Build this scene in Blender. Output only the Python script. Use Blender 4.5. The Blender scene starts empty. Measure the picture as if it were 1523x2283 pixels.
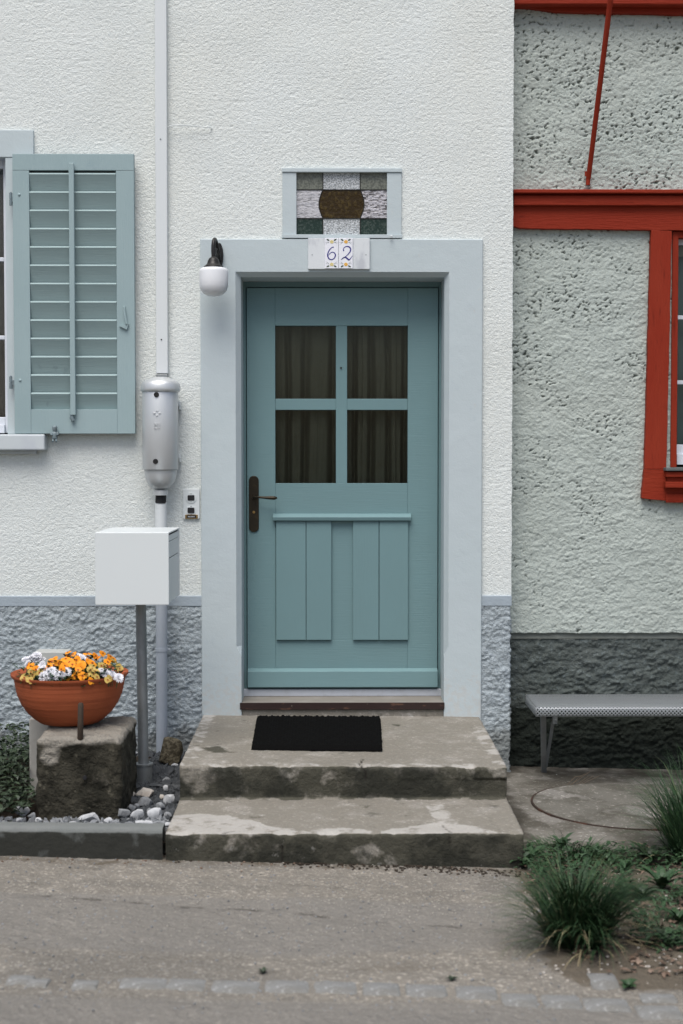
import bpy, math, random
import numpy as np
from math import radians as R, sin, cos, pi, atan
from mathutils import Vector, Matrix
random.seed(7); RNG = np.random.default_rng(7)
S = bpy.context.scene
COL = S.collection

# ------------------------------------------------------------------ camera
FPX = 50/36*2283
CAMP = Vector((0, -7.04, 1.54))
PITCH = atan((1141.5-1020)/FPX); YAW = atan((761.5-735)/FPX)
cd = bpy.data.cameras.new('camera'); cam = bpy.data.objects.new('camera', cd); COL.objects.link(cam)
cam.location = CAMP; cam.rotation_euler = (pi/2-PITCH, 0, -YAW)
cd.sensor_fit = 'VERTICAL'; cd.sensor_height = 36; cd.sensor_width = 24; cd.lens = 50; cd.clip_end = 500
cd.dof.use_dof = True; cd.dof.focus_distance = 7.1; cd.dof.aperture_fstop = 2.8
S.camera = cam
# ------------------------------------------------------------------ world and sun (overcast)
SUN_EL, SUN_AZ = 63, 196          # azimuth of the sun, clockwise from +Y
w = bpy.data.worlds.new('World'); S.world = w; w.use_nodes = True
wn = w.node_tree.nodes; wl = w.node_tree.links
sky = wn.new('ShaderNodeTexSky'); sky.sky_type = 'NISHITA'; sky.sun_disc = False
sky.sun_elevation = R(SUN_EL); sky.sun_rotation = R(SUN_AZ); sky.air_density = 1.0; sky.dust_density = 4; sky.ozone_density = 1.0
bg = wn['Background']; bg.inputs['Strength'].default_value = 0.07
wl.new(sky.outputs[0], bg.inputs[0])
sd = bpy.data.lights.new('sun', 'SUN'); so = bpy.data.objects.new('sun', sd); COL.objects.link(so)
sd.energy = 1.5; sd.angle = R(44); sd.color = (1, .99, .965)
az = R(SUN_AZ); el = R(SUN_EL)
sdir = Vector((sin(az)*cos(el), cos(az)*cos(el), sin(el)))
so.rotation_euler = sdir.to_track_quat('Z', 'Y').to_euler()
S.view_settings.view_transform = 'Standard'; S.view_settings.look = 'None'
S.view_settings.exposure = 0.99; S.view_settings.gamma = 1
S.render.resolution_x = 683; S.render.resolution_y = 1024

# ------------------------------------------------------------------ measuring: pixel of the survey photo -> point on a plane at its real depth
_f = Vector((sin(YAW)*cos(PITCH), cos(YAW)*cos(PITCH), -sin(PITCH)))
_r = Vector((cos(YAW), -sin(YAW), 0)); _u = _r.cross(_f)
def ray(px, py): return _f + _r*((px-761.5)/FPX) + _u*((1141.5-py)/FPX)
def F(px, py, y=0.0):
    d = ray(px, py); t = (y-CAMP.y)/d.y; p = CAMP+d*t; return p.x, p.z
def FX(px, py, y=0.0): return F(px, py, y)[0]
def FZ(py, y=0.0, px=735): return F(px, py, y)[1]
def G(px, py, z=0.0):
    d = ray(px, py); t = (z-CAMP.z)/d.z; p = CAMP+d*t; return p.x, p.y
def gz(x, y): 
    x = np.clip(x, -3, 4); return -0.026*(x+.62)

# ------------------------------------------------------------------ numpy noise
def _h(ix, iy, s):
    a = (ix.astype(np.int64)*374761393 + iy.astype(np.int64)*668265263 + s*1274126177) & 0xffffffff
    a = ((a ^ (a >> 13))*1274126177) & 0xffffffff
    return ((a ^ (a >> 16)) & 0xffffff)/float(0xffffff)
def pn(x, y, s=0):
    x = np.asarray(x, float); y = np.asarray(y, float)
    x0 = np.floor(x); y0 = np.floor(y); fx = x-x0; fy = y-y0
    ux = fx*fx*fx*(fx*(fx*6-15)+10); uy = fy*fy*fy*(fy*(fy*6-15)+10)
    def g(i, j):
        a = _h(x0+i, y0+j, s)*2*pi; return np.cos(a)*(fx-i)+np.sin(a)*(fy-j)
    a = g(0, 0)*(1-ux)+g(1, 0)*ux; b = g(0, 1)*(1-ux)+g(1, 1)*ux
    return (a*(1-uy)+b*uy)*1.5
def fbm(x, y, s=0, o=4):
    t = 0; a = 1.; n = 0
    for i in range(o): t = t+a*pn(x*2**i, y*2**i, s+i*17); n += a; a *= .5
    return t/n
def worley(x, y, s=0):
    x = np.asarray(x, float); y = np.asarray(y, float); x0 = np.floor(x); y0 = np.floor(y); m = np.full(np.broadcast(x, y).shape, 9.)
    for i in (-1, 0, 1):
        for j in (-1, 0, 1):
            cx = x0+i+_h(x0+i, y0+j, s); cy = y0+j+_h(x0+i, y0+j, s+99)
            m = np.minimum(m, (cx-x)**2+(cy-y)**2)
    return np.sqrt(m)
def ss(a, b, x): t = np.clip((x-a)/(b-a), 0, 1); return t*t*(3-2*t)

# ------------------------------------------------------------------ materials
def lin(c): return tuple((x/12.92 if x <= .04045 else ((x+.055)/1.055)**2.4) for x in c)
def hx(h, k=1.0):
    c = lin([int(h[i:i+2], 16)/255 for i in (0, 2, 4)]); return (c[0]*k, c[1]*k, c[2]*k, 1)
def mat(name, col, rough=.7, metal=0, layers=(), bumps=(), attr=None, spec=.4, stretch=None):
    """layers: (scale, detail, lo, hi, colour, amount, (sx,sy,sz)); bumps: (scale, detail, distance, (sx,sy,sz), kind)
    attr: list of (attribute, colour, noise scale, amount)"""
    m = bpy.data.materials.new(name); m.use_nodes = True; n = m.node_tree.nodes; l = m.node_tree.links
    p = n['Principled BSDF']; p.inputs['Roughness'].default_value = rough; p.inputs['Metallic'].default_value = metal
    p.inputs['Specular IOR Level'].default_value = spec
    tc = n.new('ShaderNodeTexCoord')
    def coord(st):
        if not st: return tc.outputs['Object']
        mp = n.new('ShaderNodeMapping'); mp.inputs['Scale'].default_value = st; l.new(tc.outputs['Object'], mp.inputs[0]); return mp.outputs[0]
    def noise(sc, det, st, kind='noise'):
        if kind == 'voronoi':
            t = n.new('ShaderNodeTexVoronoi'); t.inputs['Scale'].default_value = sc; l.new(coord(st), t.inputs['Vector']); return t.outputs['Distance']
        t = n.new('ShaderNodeTexNoise'); t.inputs['Scale'].default_value = sc; t.inputs['Detail'].default_value = det
        t.inputs['Roughness'].default_value = .6; l.new(coord(st), t.inputs['Vector']); return t.outputs['Fac']
    rgb = n.new('ShaderNodeRGB'); rgb.outputs[0].default_value = col; cur = rgb.outputs[0]
    def mix(cur, fac, c):
        x = n.new('ShaderNodeMix'); x.data_type = 'RGBA'; l.new(fac, x.inputs[0]); l.new(cur, x.inputs[6]); x.inputs[7].default_value = c; return x.outputs[2]
    for L in layers:
        sc, det, lo, hi, c, amt = L[:6]; st = L[6] if len(L) > 6 else None; kd = L[7] if len(L) > 7 else 'noise'
        f = noise(sc, det, st, kd); mr = n.new('ShaderNodeMapRange'); l.new(f, mr.inputs[0])
        mr.inputs[1].default_value = lo; mr.inputs[2].default_value = hi; mr.inputs[3].default_value = 0; mr.inputs[4].default_value = amt
        cur = mix(cur, mr.outputs[0], c)
    for A in (attr or ()):
        at = n.new('ShaderNodeAttribute'); at.attribute_name = A[0]; f = at.outputs['Fac']
        if A[2]:
            nf = noise(A[2], 5, None); sb = n.new('ShaderNodeMath'); sb.operation = 'SUBTRACT'; l.new(nf, sb.inputs[0]); sb.inputs[1].default_value = .5
            ma = n.new('ShaderNodeMath'); ma.operation = 'MULTIPLY_ADD'; l.new(sb.outputs[0], ma.inputs[0]); ma.inputs[1].default_value = A[4] if len(A) > 4 else 1.6; l.new(f, ma.inputs[2])
            mr = n.new('ShaderNodeMapRange'); mr.inputs[1].default_value = .35; mr.inputs[2].default_value = .65; l.new(ma.outputs[0], mr.inputs[0]); f = mr.outputs[0]
        mm = n.new('ShaderNodeMath'); mm.operation = 'MULTIPLY'; l.new(f, mm.inputs[0]); mm.inputs[1].default_value = A[3]
        cur = mix(cur, mm.outputs[0], A[1])
    l.new(cur, p.inputs['Base Color'])
    prev = None
    for b in bumps:
        sc, det, dist = b[:3]; st = b[3] if len(b) > 3 else None; kd = b[4] if len(b) > 4 else 'noise'
        bp = n.new('ShaderNodeBump'); bp.inputs['Strength'].default_value = 1; bp.inputs['Distance'].default_value = dist
        l.new(noise(sc, det, st, kd), bp.inputs['Height'])
        if prev: l.new(prev, bp.inputs['Normal'])
        prev = bp.outputs[0]
    if prev: l.new(prev, p.inputs['Normal'])
    return m
def glass(name, tint, refl=.06, rough=.02):
    m = bpy.data.materials.new(name); m.use_nodes = True; n = m.node_tree.nodes; l = m.node_tree.links
    n.remove(n['Principled BSDF']); out = n['Material Output']
    t = n.new('ShaderNodeBsdfTransparent'); t.inputs[0].default_value = tint
    g = n.new('ShaderNodeBsdfGlossy'); g.inputs['Roughness'].default_value = rough
    fr = n.new('ShaderNodeFresnel'); fr.inputs[0].default_value = 1.33
    mx = n.new('ShaderNodeMixShader'); l.new(fr.outputs[0], mx.inputs[0]); l.new(t.outputs[0], mx.inputs[1]); l.new(g.outputs[0], mx.inputs[2])
    l.new(mx.outputs[0], out.inputs[0]); return m

M = {}
M['white_plaster'] = mat('white_plaster', (.71,.75,.735,1), .9, layers=[(.9,5,.48,.66,(.68,.69,.63,1),.45,(1,1,.7)),(1.3,4,.45,.75,(.63,.665,.64,1),.5),(75,3,.36,.44,(.45,.47,.46,1),.22),(.5,3,.5,.8,(.70,.72,.69,1),.4)], bumps=[(135,2,.0042),(45,2,.002)], spec=.1)
M['plinth_paint'] = mat('plinth_paint', (.335,.38,.405,1), .85, layers=[(2.5,4,.45,.75,(.40,.45,.47,1),.5),(30,3,.55,.75,(.22,.25,.29,1),.4)], bumps=[(60,3,.011),(130,3,.003)], attr=[('low',(.16,.17,.165,1),12,.75)], spec=.1)
M['band_paint'] = mat('band_paint', (.33,.385,.43,1), .8, layers=[(9,4,.5,.75,(.27,.31,.34,1),.5)], bumps=[(60,4,.002)], spec=.2)
M['surround_paint'] = mat('surround_paint', (.455,.52,.54,1), .72, layers=[(1.6,5,.4,.75,(.47,.525,.55,1),.6),(22,4,.62,.8,(.36,.42,.47,1),.35)], bumps=[(12,5,.0025),(140,3,.0005)], attr=[('low',(.47,.47,.45,1),40,.5,2.5)], spec=.25)
M['door_paint'] = mat('door_paint', (.150,.245,.258,1), .5, layers=[(2,4,.4,.7,(.155,.262,.278,1),.6),(8,6,.6,.8,(.12,.21,.225,1),.4,(1,1,14))], bumps=[(9,6,.0010,(1.2,1,26))], spec=.22)
M['door_paint_upright'] = mat('door_paint_upright', (.150,.245,.258,1), .5, layers=[(2,4,.4,.7,(.157,.264,.28,1),.6)], bumps=[(9,6,.0008,(26,1,1.2))], spec=.22)
M['shutter_paint'] = mat('shutter_paint', (.27,.36,.375,1), .6, layers=[(3,5,.4,.7,(.31,.40,.415,1),.6,(1,1,.6)),(7,5,.58,.75,(.24,.325,.35,1),.4)], bumps=[(11,6,.0012,(22,1,1))], spec=.35)
M['slat_paint'] = mat('slat_paint', (.27,.36,.365,1), .6, layers=[(4,5,.4,.7,(.30,.40,.40,1),.5),(10,5,.66,.74,(.15,.2,.21,1),.5)], bumps=[(9,6,.0009,(1.2,1,30))], spec=.35)
M['shutter_iron'] = mat('shutter_iron', (.17,.22,.24,1), .5, layers=[(30,3,.5,.7,(.08,.09,.09,1),.6)])
M['white_enamel'] = mat('white_enamel', (.62,.66,.665,1), .38, layers=[(4,4,.45,.7,(.61,.645,.65,1),.5),(1.5,3,.5,.7,(.58,.60,.64,1),.3)], spec=.5)
M['white_pvc'] = mat('white_pvc', (.62,.655,.665,1), .5, layers=[(3,4,.5,.75,(.55,.57,.61,1),.5,(1,1,.3))], spec=.4)
M['window_white'] = mat('window_white', (.62,.66,.72,1), .45, layers=[(6,3,.5,.7,(.56,.6,.65,1),.4)])
M['sill_paint'] = mat('sill_paint', (.50,.545,.565,1), .6, layers=[(6,3,.5,.7,(.42,.45,.51,1),.5)])
M['grey_pipe'] = mat('grey_pipe', (.36,.40,.45,1), .5, layers=[(5,4,.4,.75,(.27,.30,.33,1),.6,(1,1,.3))])
M['alu_paint'] = mat('alu_paint', (.56,.58,.59,1), .40, .5, layers=[(6,4,.45,.7,(.50,.515,.52,1),.5,(1,1,.3))], bumps=[(200,2,.0002)], spec=.5)
M['black_rubber'] = mat('black_rubber', (.012,.012,.014,1), .7, bumps=[(90,3,.001)])
M['dark_iron'] = mat('dark_iron', (.016,.015,.015,1), .42, .3, layers=[(30,4,.5,.7,(.05,.05,.045,1),.6)], bumps=[(60,3,.0006)])
M['bronze'] = mat('bronze', (.030,.024,.016,1), .38, .6, layers=[(25,4,.5,.75,(.10,.07,.03,1),.5)])
M['brass'] = mat('brass', (.30,.19,.07,1), .4, .8)
M['opal_glass'] = mat('opal_glass', (.70,.715,.74,1), .18, spec=.5)
M['galvanised'] = mat('galvanised', (.27,.29,.30,1), .5, .6, layers=[(14,5,.4,.7,(.16,.17,.17,1),.7,(1,1,.5)),(3,3,.5,.7,(.38,.4,.41,1),.5)], bumps=[(50,3,.0006)])
M['number_board'] = mat('number_board', (.62,.65,.67,1), .5, layers=[(14,4,.52,.68,(.40,.42,.46,1),.7,(1,1,.5))], bumps=[(20,4,.0006)])
M['tile_white'] = mat('tile_white', (.74,.75,.80,1), .12, spec=.6)
M['ink_blue'] = mat('ink_blue', (.035,.03,.20,1), .2)
M['deco_orange'] = mat('deco_orange', (.70,.38,.05,1), .3)
M['deco_yellow'] = mat('deco_yellow', (.62,.52,.22,1), .3)
M['deco_green'] = mat('deco_green', (.05,.075,.04,1), .3)
M['lead_came'] = mat('lead_came', (.02,.02,.018,1), .5, .5)
def panemat(name, c, c2, sc, st, rough, lo=.42, hi=.58, spec=.8, bd=.003):
    return mat(name, c, rough, 0, layers=[(sc,2,lo,hi,c2,1,st)], bumps=[(sc,2,bd,st)], spec=spec)
M['pane_olive'] = panemat('pane_olive', (.10,.108,.09,1), (.17,.18,.15,1), 110, None, .3, spec=.4, bd=.002)
M['pane_clear'] = panemat('pane_clear', (.20,.215,.22,1), (.52,.55,.57,1), 130, (1,1,1.6), .25)
M['pane_ribbed'] = panemat('pane_ribbed', (.18,.18,.19,1), (.43,.43,.46,1), 110, (.45,1,2.4), .25, .36,.52)
M['pane_mottled'] = panemat('pane_mottled', (.045,.04,.045,1), (.50,.49,.53,1), 95, (.5,1,2.2), .25, .43,.58)
M['pane_amber'] = panemat('pane_amber', (.028,.016,.003,1), (.060,.040,.010,1), 60, None, .25, lo=.5, hi=.66, spec=.25, bd=.003)
M['pane_green'] = panemat('pane_green', (.012,.028,.022,1), (.05,.07,.06,1), 100, None, .3, .48, .64, spec=.3, bd=.002)
M['curtain_dark'] = mat('curtain_dark', (.185,.183,.16,1), .95, layers=[(40,3,.5,.7,(.17,.16,.13,1),.5)], bumps=[(200,2,.0006)], spec=.1)
M['curtain_pale'] = mat('curtain_pale', (.42,.33,.30,1), .95, spec=.1)
M['blind'] = mat('blind', (.40,.35,.28,1), .9)
M['room_dark'] = mat('room_dark', (.03,.03,.03,1), .95)
M['glass'] = glass('window_glass', (.80,.82,.78,1))
M['glass_clear'] = glass('window_glass_clear', (.8,.84,.83,1))
M['sash_paint'] = mat('sash_paint', (.60,.63,.68,1), .5)
M['threshold_metal'] = mat('threshold_metal', (.48,.51,.56,1), .45, .2, layers=[(20,3,.5,.7,(.40,.42,.44,1),.5)])
M['threshold_wood'] = mat('threshold_wood', (.20,.185,.16,1), .75, layers=[(6,5,.45,.7,(.27,.255,.23,1),.7)], bumps=[(30,4,.001)])
M['threshold_brown'] = mat('threshold_brown', (.024,.012,.010,1), .5, layers=[(14,5,.60,.66,(.11,.055,.035,1),.8,(1,1,3)),(30,4,.70,.74,(.3,.26,.2,1),.8)], bumps=[(30,4,.001)])
CONC = (.40,.378,.342,1)
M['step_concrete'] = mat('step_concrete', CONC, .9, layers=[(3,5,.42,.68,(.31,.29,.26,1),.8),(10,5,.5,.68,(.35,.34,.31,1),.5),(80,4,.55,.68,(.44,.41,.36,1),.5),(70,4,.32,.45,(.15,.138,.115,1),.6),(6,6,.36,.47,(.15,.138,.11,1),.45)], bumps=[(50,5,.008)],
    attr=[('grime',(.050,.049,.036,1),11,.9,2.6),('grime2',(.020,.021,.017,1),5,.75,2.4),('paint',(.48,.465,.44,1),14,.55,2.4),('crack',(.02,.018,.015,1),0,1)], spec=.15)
M['kerb_stone'] = mat('kerb_stone', (.15,.16,.155,1), .9, layers=[(7,5,.45,.7,(.19,.195,.19,1),.6)], bumps=[(50,6,.004)], attr=[('grime',(.022,.022,.018,1),7,.92,1.5)], spec=.15)
M['ground'] = mat('ground', (.385,.352,.300,1), .95,
    layers=[(1.1,5,.46,.60,(.235,.222,.198,1),.85,(.45,1.9,1)),(2.6,6,.50,.62,(.44,.405,.35,1),.75),(7,6,.40,.30,(.13,.118,.098,1),.55,(.6,1.5,1)),(12,5,.45,.66,(.235,.218,.19,1),.6),(48,4,.55,.66,(.38,.36,.32,1),.5),(60,4,.33,.45,(.09,.083,.072,1),.6),(90,2,.60,.68,(.42,.40,.36,1),.5),(3.5,6,.60,.72,(.12,.105,.085,1),.45,(.4,1.4,1))],
    bumps=[(45,5,.014),(8,4,.012)], attr=[('asphalt',(.18,.172,.158,1),2.5,.62,1.0),('dirt',(.105,.088,.066,1),9,.9,1.6),('crack',(.03,.026,.022,1),0,.9)], spec=.12)
M['slab'] = mat('slab_concrete', (.32,.305,.275,1), .9, layers=[(2.6,6,.44,.58,(.085,.078,.062,1),.85),(4,5,.54,.66,(.45,.43,.40,1),.75),(60,2,.60,.68,(.42,.41,.38,1),.6),(50,3,.32,.42,(.06,.055,.045,1),.6)], bumps=[(50,5,.007)], attr=[('grime',(.05,.045,.036,1),9,.85,1.4)], spec=.15)
M['cover'] = mat('cover_concrete', (.26,.248,.22,1), .9, layers=[(2.6,6,.45,.58,(.085,.078,.06,1),.85),(3.0,4,.54,.62,(.46,.44,.41,1),.8),(60,2,.60,.68,(.38,.37,.34,1),.6),(50,3,.32,.42,(.05,.048,.04,1),.6)], bumps=[(50,5,.006)], spec=.15)
M['rust'] = mat('rust_rim', (.030,.018,.013,1), .85, .0, layers=[(5,4,.52,.62,(.085,.032,.018,1),.8)], bumps=[(80,3,.001)])
M['soil'] = mat('soil', (.035,.028,.022,1), .97, layers=[(20,4,.5,.7,(.06,.048,.036,1),.7)], bumps=[(40,5,.015)], spec=.1)
M['sett'] = mat('sett_granite', (.33,.335,.335,1), .85, layers=[(9,4,.45,.65,(.235,.225,.205,1),.9),(50,3,.32,.42,(.10,.10,.09,1),.6),(150,2,.6,.72,(.45,.46,.47,1),.4)], bumps=[(50,5,.003)], spec=.2)
M['neighbour_plaster'] = mat('neighbour_plaster', (.41,.455,.425,1), .9, layers=[(2,4,.42,.7,(.36,.40,.37,1),.6),(.7,3,.5,.75,(.43,.45,.41,1),.5)], bumps=[(60,4,.007),(140,3,.002)], attr=[('pit_shade',(.06,.068,.05,1),0,.85)], spec=.15)  # shade of the roughcast crevices is painted dark into the plaster colour
M['neighbour_plinth'] = mat('neighbour_plinth', (.125,.150,.153,1), .9, layers=[(5,4,.45,.7,(.15,.17,.168,1),.6),(2,4,.5,.7,(.075,.09,.083,1),.5),(45,3,.34,.44,(.05,.055,.045,1),.5)], bumps=[(70,3,.011)], attr=[('coat',(.016,.020,.016,1),0,.93)], spec=.1)
M['neighbour_band'] = mat('neighbour_band', (.18,.195,.18,1), .85, layers=[(9,4,.45,.7,(.14,.15,.13,1),.7)], bumps=[(40,4,.002)], spec=.15)
M['red_paint'] = mat('red_paint', (.23,.026,.012,1), .58, layers=[(3,5,.42,.68,(.265,.038,.018,1),.7,(2,1,.6)),(14,5,.6,.72,(.10,.010,.005,1),.6,(4,1,.5))], bumps=[(9,6,.003,(14,1,1.5))], spec=.1)
M['red_paint_level'] = mat('red_paint_level', (.23,.026,.012,1), .58, layers=[(3,5,.42,.68,(.25,.034,.015,1),.7,(.6,1,2)),(14,5,.62,.72,(.10,.010,.005,1),.6,(.4,1,5))], bumps=[(9,6,.003,(1.5,1,14))], spec=.1)
M['slate'] = mat('slate', (.10,.115,.115,1), .6, bumps=[(30,4,.002)])
M['terracotta'] = mat('terracotta', (.34,.085,.033,1), .72, layers=[(5,4,.42,.7,(.26,.062,.026,1),.7,(1,1,5)),(3,4,.55,.75,(.38,.11,.045,1),.5)], bumps=[(12,2,.002,(.2,.2,6)),(80,3,.0006)], spec=.25)
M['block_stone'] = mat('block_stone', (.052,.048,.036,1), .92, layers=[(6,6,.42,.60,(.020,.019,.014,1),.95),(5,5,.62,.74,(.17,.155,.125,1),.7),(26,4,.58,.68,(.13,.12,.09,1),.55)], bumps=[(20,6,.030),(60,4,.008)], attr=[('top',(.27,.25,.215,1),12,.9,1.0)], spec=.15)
M['pale_slab'] = mat('pale_slab', (.40,.39,.36,1), .85, layers=[(8,4,.5,.7,(.3,.28,.24,1),.6)], bumps=[(40,4,.002)])
M['rusty_iron'] = mat('rusty_iron', (.05,.036,.026,1), .8, .3, layers=[(30,4,.5,.7,(.09,.055,.035,1),.6)], bumps=[(60,4,.001)])
M['meter_box'] = mat('meter_box', (.42,.43,.41,1), .5)
M['mark_red'] = mat('mark_red', (.25,.03,.03,1), .5)
M['stone_light'] = mat('stone_light', (.46,.47,.48,1), .85, layers=[(9,5,.45,.62,(.22,.23,.24,1),.8)], bumps=[(25,5,.006)], spec=.2)
M['stone_cream'] = mat('stone_cream', (.46,.43,.39,1), .85, layers=[(12,5,.5,.62,(.33,.29,.25,1),.8)], bumps=[(25,5,.006)], spec=.2)
M['stone_mid'] = mat('stone_mid', (.23,.24,.25,1), .85, layers=[(12,5,.45,.6,(.11,.115,.12,1),.8),(20,4,.62,.7,(.33,.34,.34,1),.5)], bumps=[(25,5,.006)], spec=.2)
M['stone_dark'] = mat('stone_dark', (.05,.055,.06,1), .8, layers=[(12,5,.5,.65,(.09,.095,.1,1),.7)], bumps=[(25,5,.006)], spec=.25)
M['stone_grit'] = mat('stone_grit', (.36,.34,.30,1), .9, layers=[(3,2,.4,.6,(.24,.225,.20,1),.9)], spec=.1)
M['boulder'] = mat('boulder', (.15,.13,.09,1), .92, layers=[(60,4,.42,.56,(.05,.042,.028,1),.85)], bumps=[(60,5,.012)], spec=.1)
M['mat_coir'] = mat('doormat_rubber', (.004,.004,.004,1), .95, bumps=[(60,4,.004)], spec=.04)
M['grass'] = mat('grass_blade', (.013,.036,.014,1), .6, layers=[(50,3,.42,.62,(.032,.074,.026,1),.8)], spec=.3)
M['grass_pale'] = mat('grass_pale', (.045,.085,.035,1), .6, layers=[(40,3,.4,.6,(.11,.12,.06,1),.7)], spec=.3)
M['straw'] = mat('straw', (.30,.25,.15,1), .7, spec=.2)
M['leaf'] = mat('leaf_green', (.018,.048,.018,1), .5, layers=[(45,2,.38,.65,(.038,.078,.030,1),.8)], spec=.4)
M['leaf_dark'] = mat('leaf_dark', (.014,.026,.012,1), .5, layers=[(40,2,.4,.65,(.04,.065,.03,1),.8)], spec=.4)
M['dead_leaf'] = mat('dead_leaf', (.11,.07,.048,1), .8, layers=[(15,3,.45,.65,(.25,.185,.14,1),.8)])
M['petal_orange'] = mat('petal_orange', (.78,.27,.015,1), .6, layers=[(30,3,.45,.65,(.80,.36,.03,1),.7)], spec=.2)
M['petal_yellow'] = mat('petal_yellow', (.50,.36,.10,1), .6, layers=[(30,3,.45,.65,(.42,.25,.07,1),.7)], spec=.2)
M['petal_white'] = mat('petal_white', (.78,.78,.82,1), .6, bumps=[(260,3,.003)], spec=.2)
M['petal_eye'] = mat('petal_eye', (.30,.055,.008,1), .7)
M['tag_white'] = mat('tag_white', (.45,.47,.45,1), .5, layers=[(90,2,.52,.56,(.05,.05,.05,1),.9)])
M['stalk'] = mat('dry_stalk', (.16,.12,.085,1), .8)

# perforated sheet: real see-through holes
def perforated():
    m = bpy.data.materials.new('perforated_steel'); m.use_nodes = True; n = m.node_tree.nodes; l = m.node_tree.links
    p = n['Principled BSDF']; p.inputs['Base Color'].default_value = (.36,.385,.40,1); p.inputs['Metallic'].default_value = .35; p.inputs['Roughness'].default_value = .5
    uv = n.new('ShaderNodeUVMap'); mp = n.new('ShaderNodeMapping'); mp.inputs['Scale'].default_value = (1/.0175, 1/.0175, 1); l.new(uv.outputs[0], mp.inputs[0])
    def dots(off):
        a = n.new('ShaderNodeVectorMath'); a.operation = 'ADD'; l.new(mp.outputs[0], a.inputs[0]); a.inputs[1].default_value = off
        f = n.new('ShaderNodeVectorMath'); f.operation = 'FRACTION'; l.new(a.outputs[0], f.inputs[0])
        s = n.new('ShaderNodeVectorMath'); s.operation = 'DISTANCE'; l.new(f.outputs[0], s.inputs[0]); s.inputs[1].default_value = (.5, .5, 0)
        c = n.new('ShaderNodeMath'); c.operation = 'LESS_THAN'; l.new(s.outputs['Value'], c.inputs[0]); c.inputs[1].default_value = .26; return c.outputs[0]
    mx = n.new('ShaderNodeMath'); mx.operation = 'MAXIMUM'; l.new(dots((0, 0, 0)), mx.inputs[0]); l.new(dots((.5, .5, 0)), mx.inputs[1])
    t = n.new('ShaderNodeBsdfTransparent'); ms = n.new('ShaderNodeMixShader'); l.new(mx.outputs[0], ms.inputs[0]); l.new(p.outputs[0], ms.inputs[1]); l.new(t.outputs[0], ms.inputs[2])
    l.new(ms.outputs[0], n['Material Output'].inputs[0]); return m
M['perforated'] = perforated()

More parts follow.
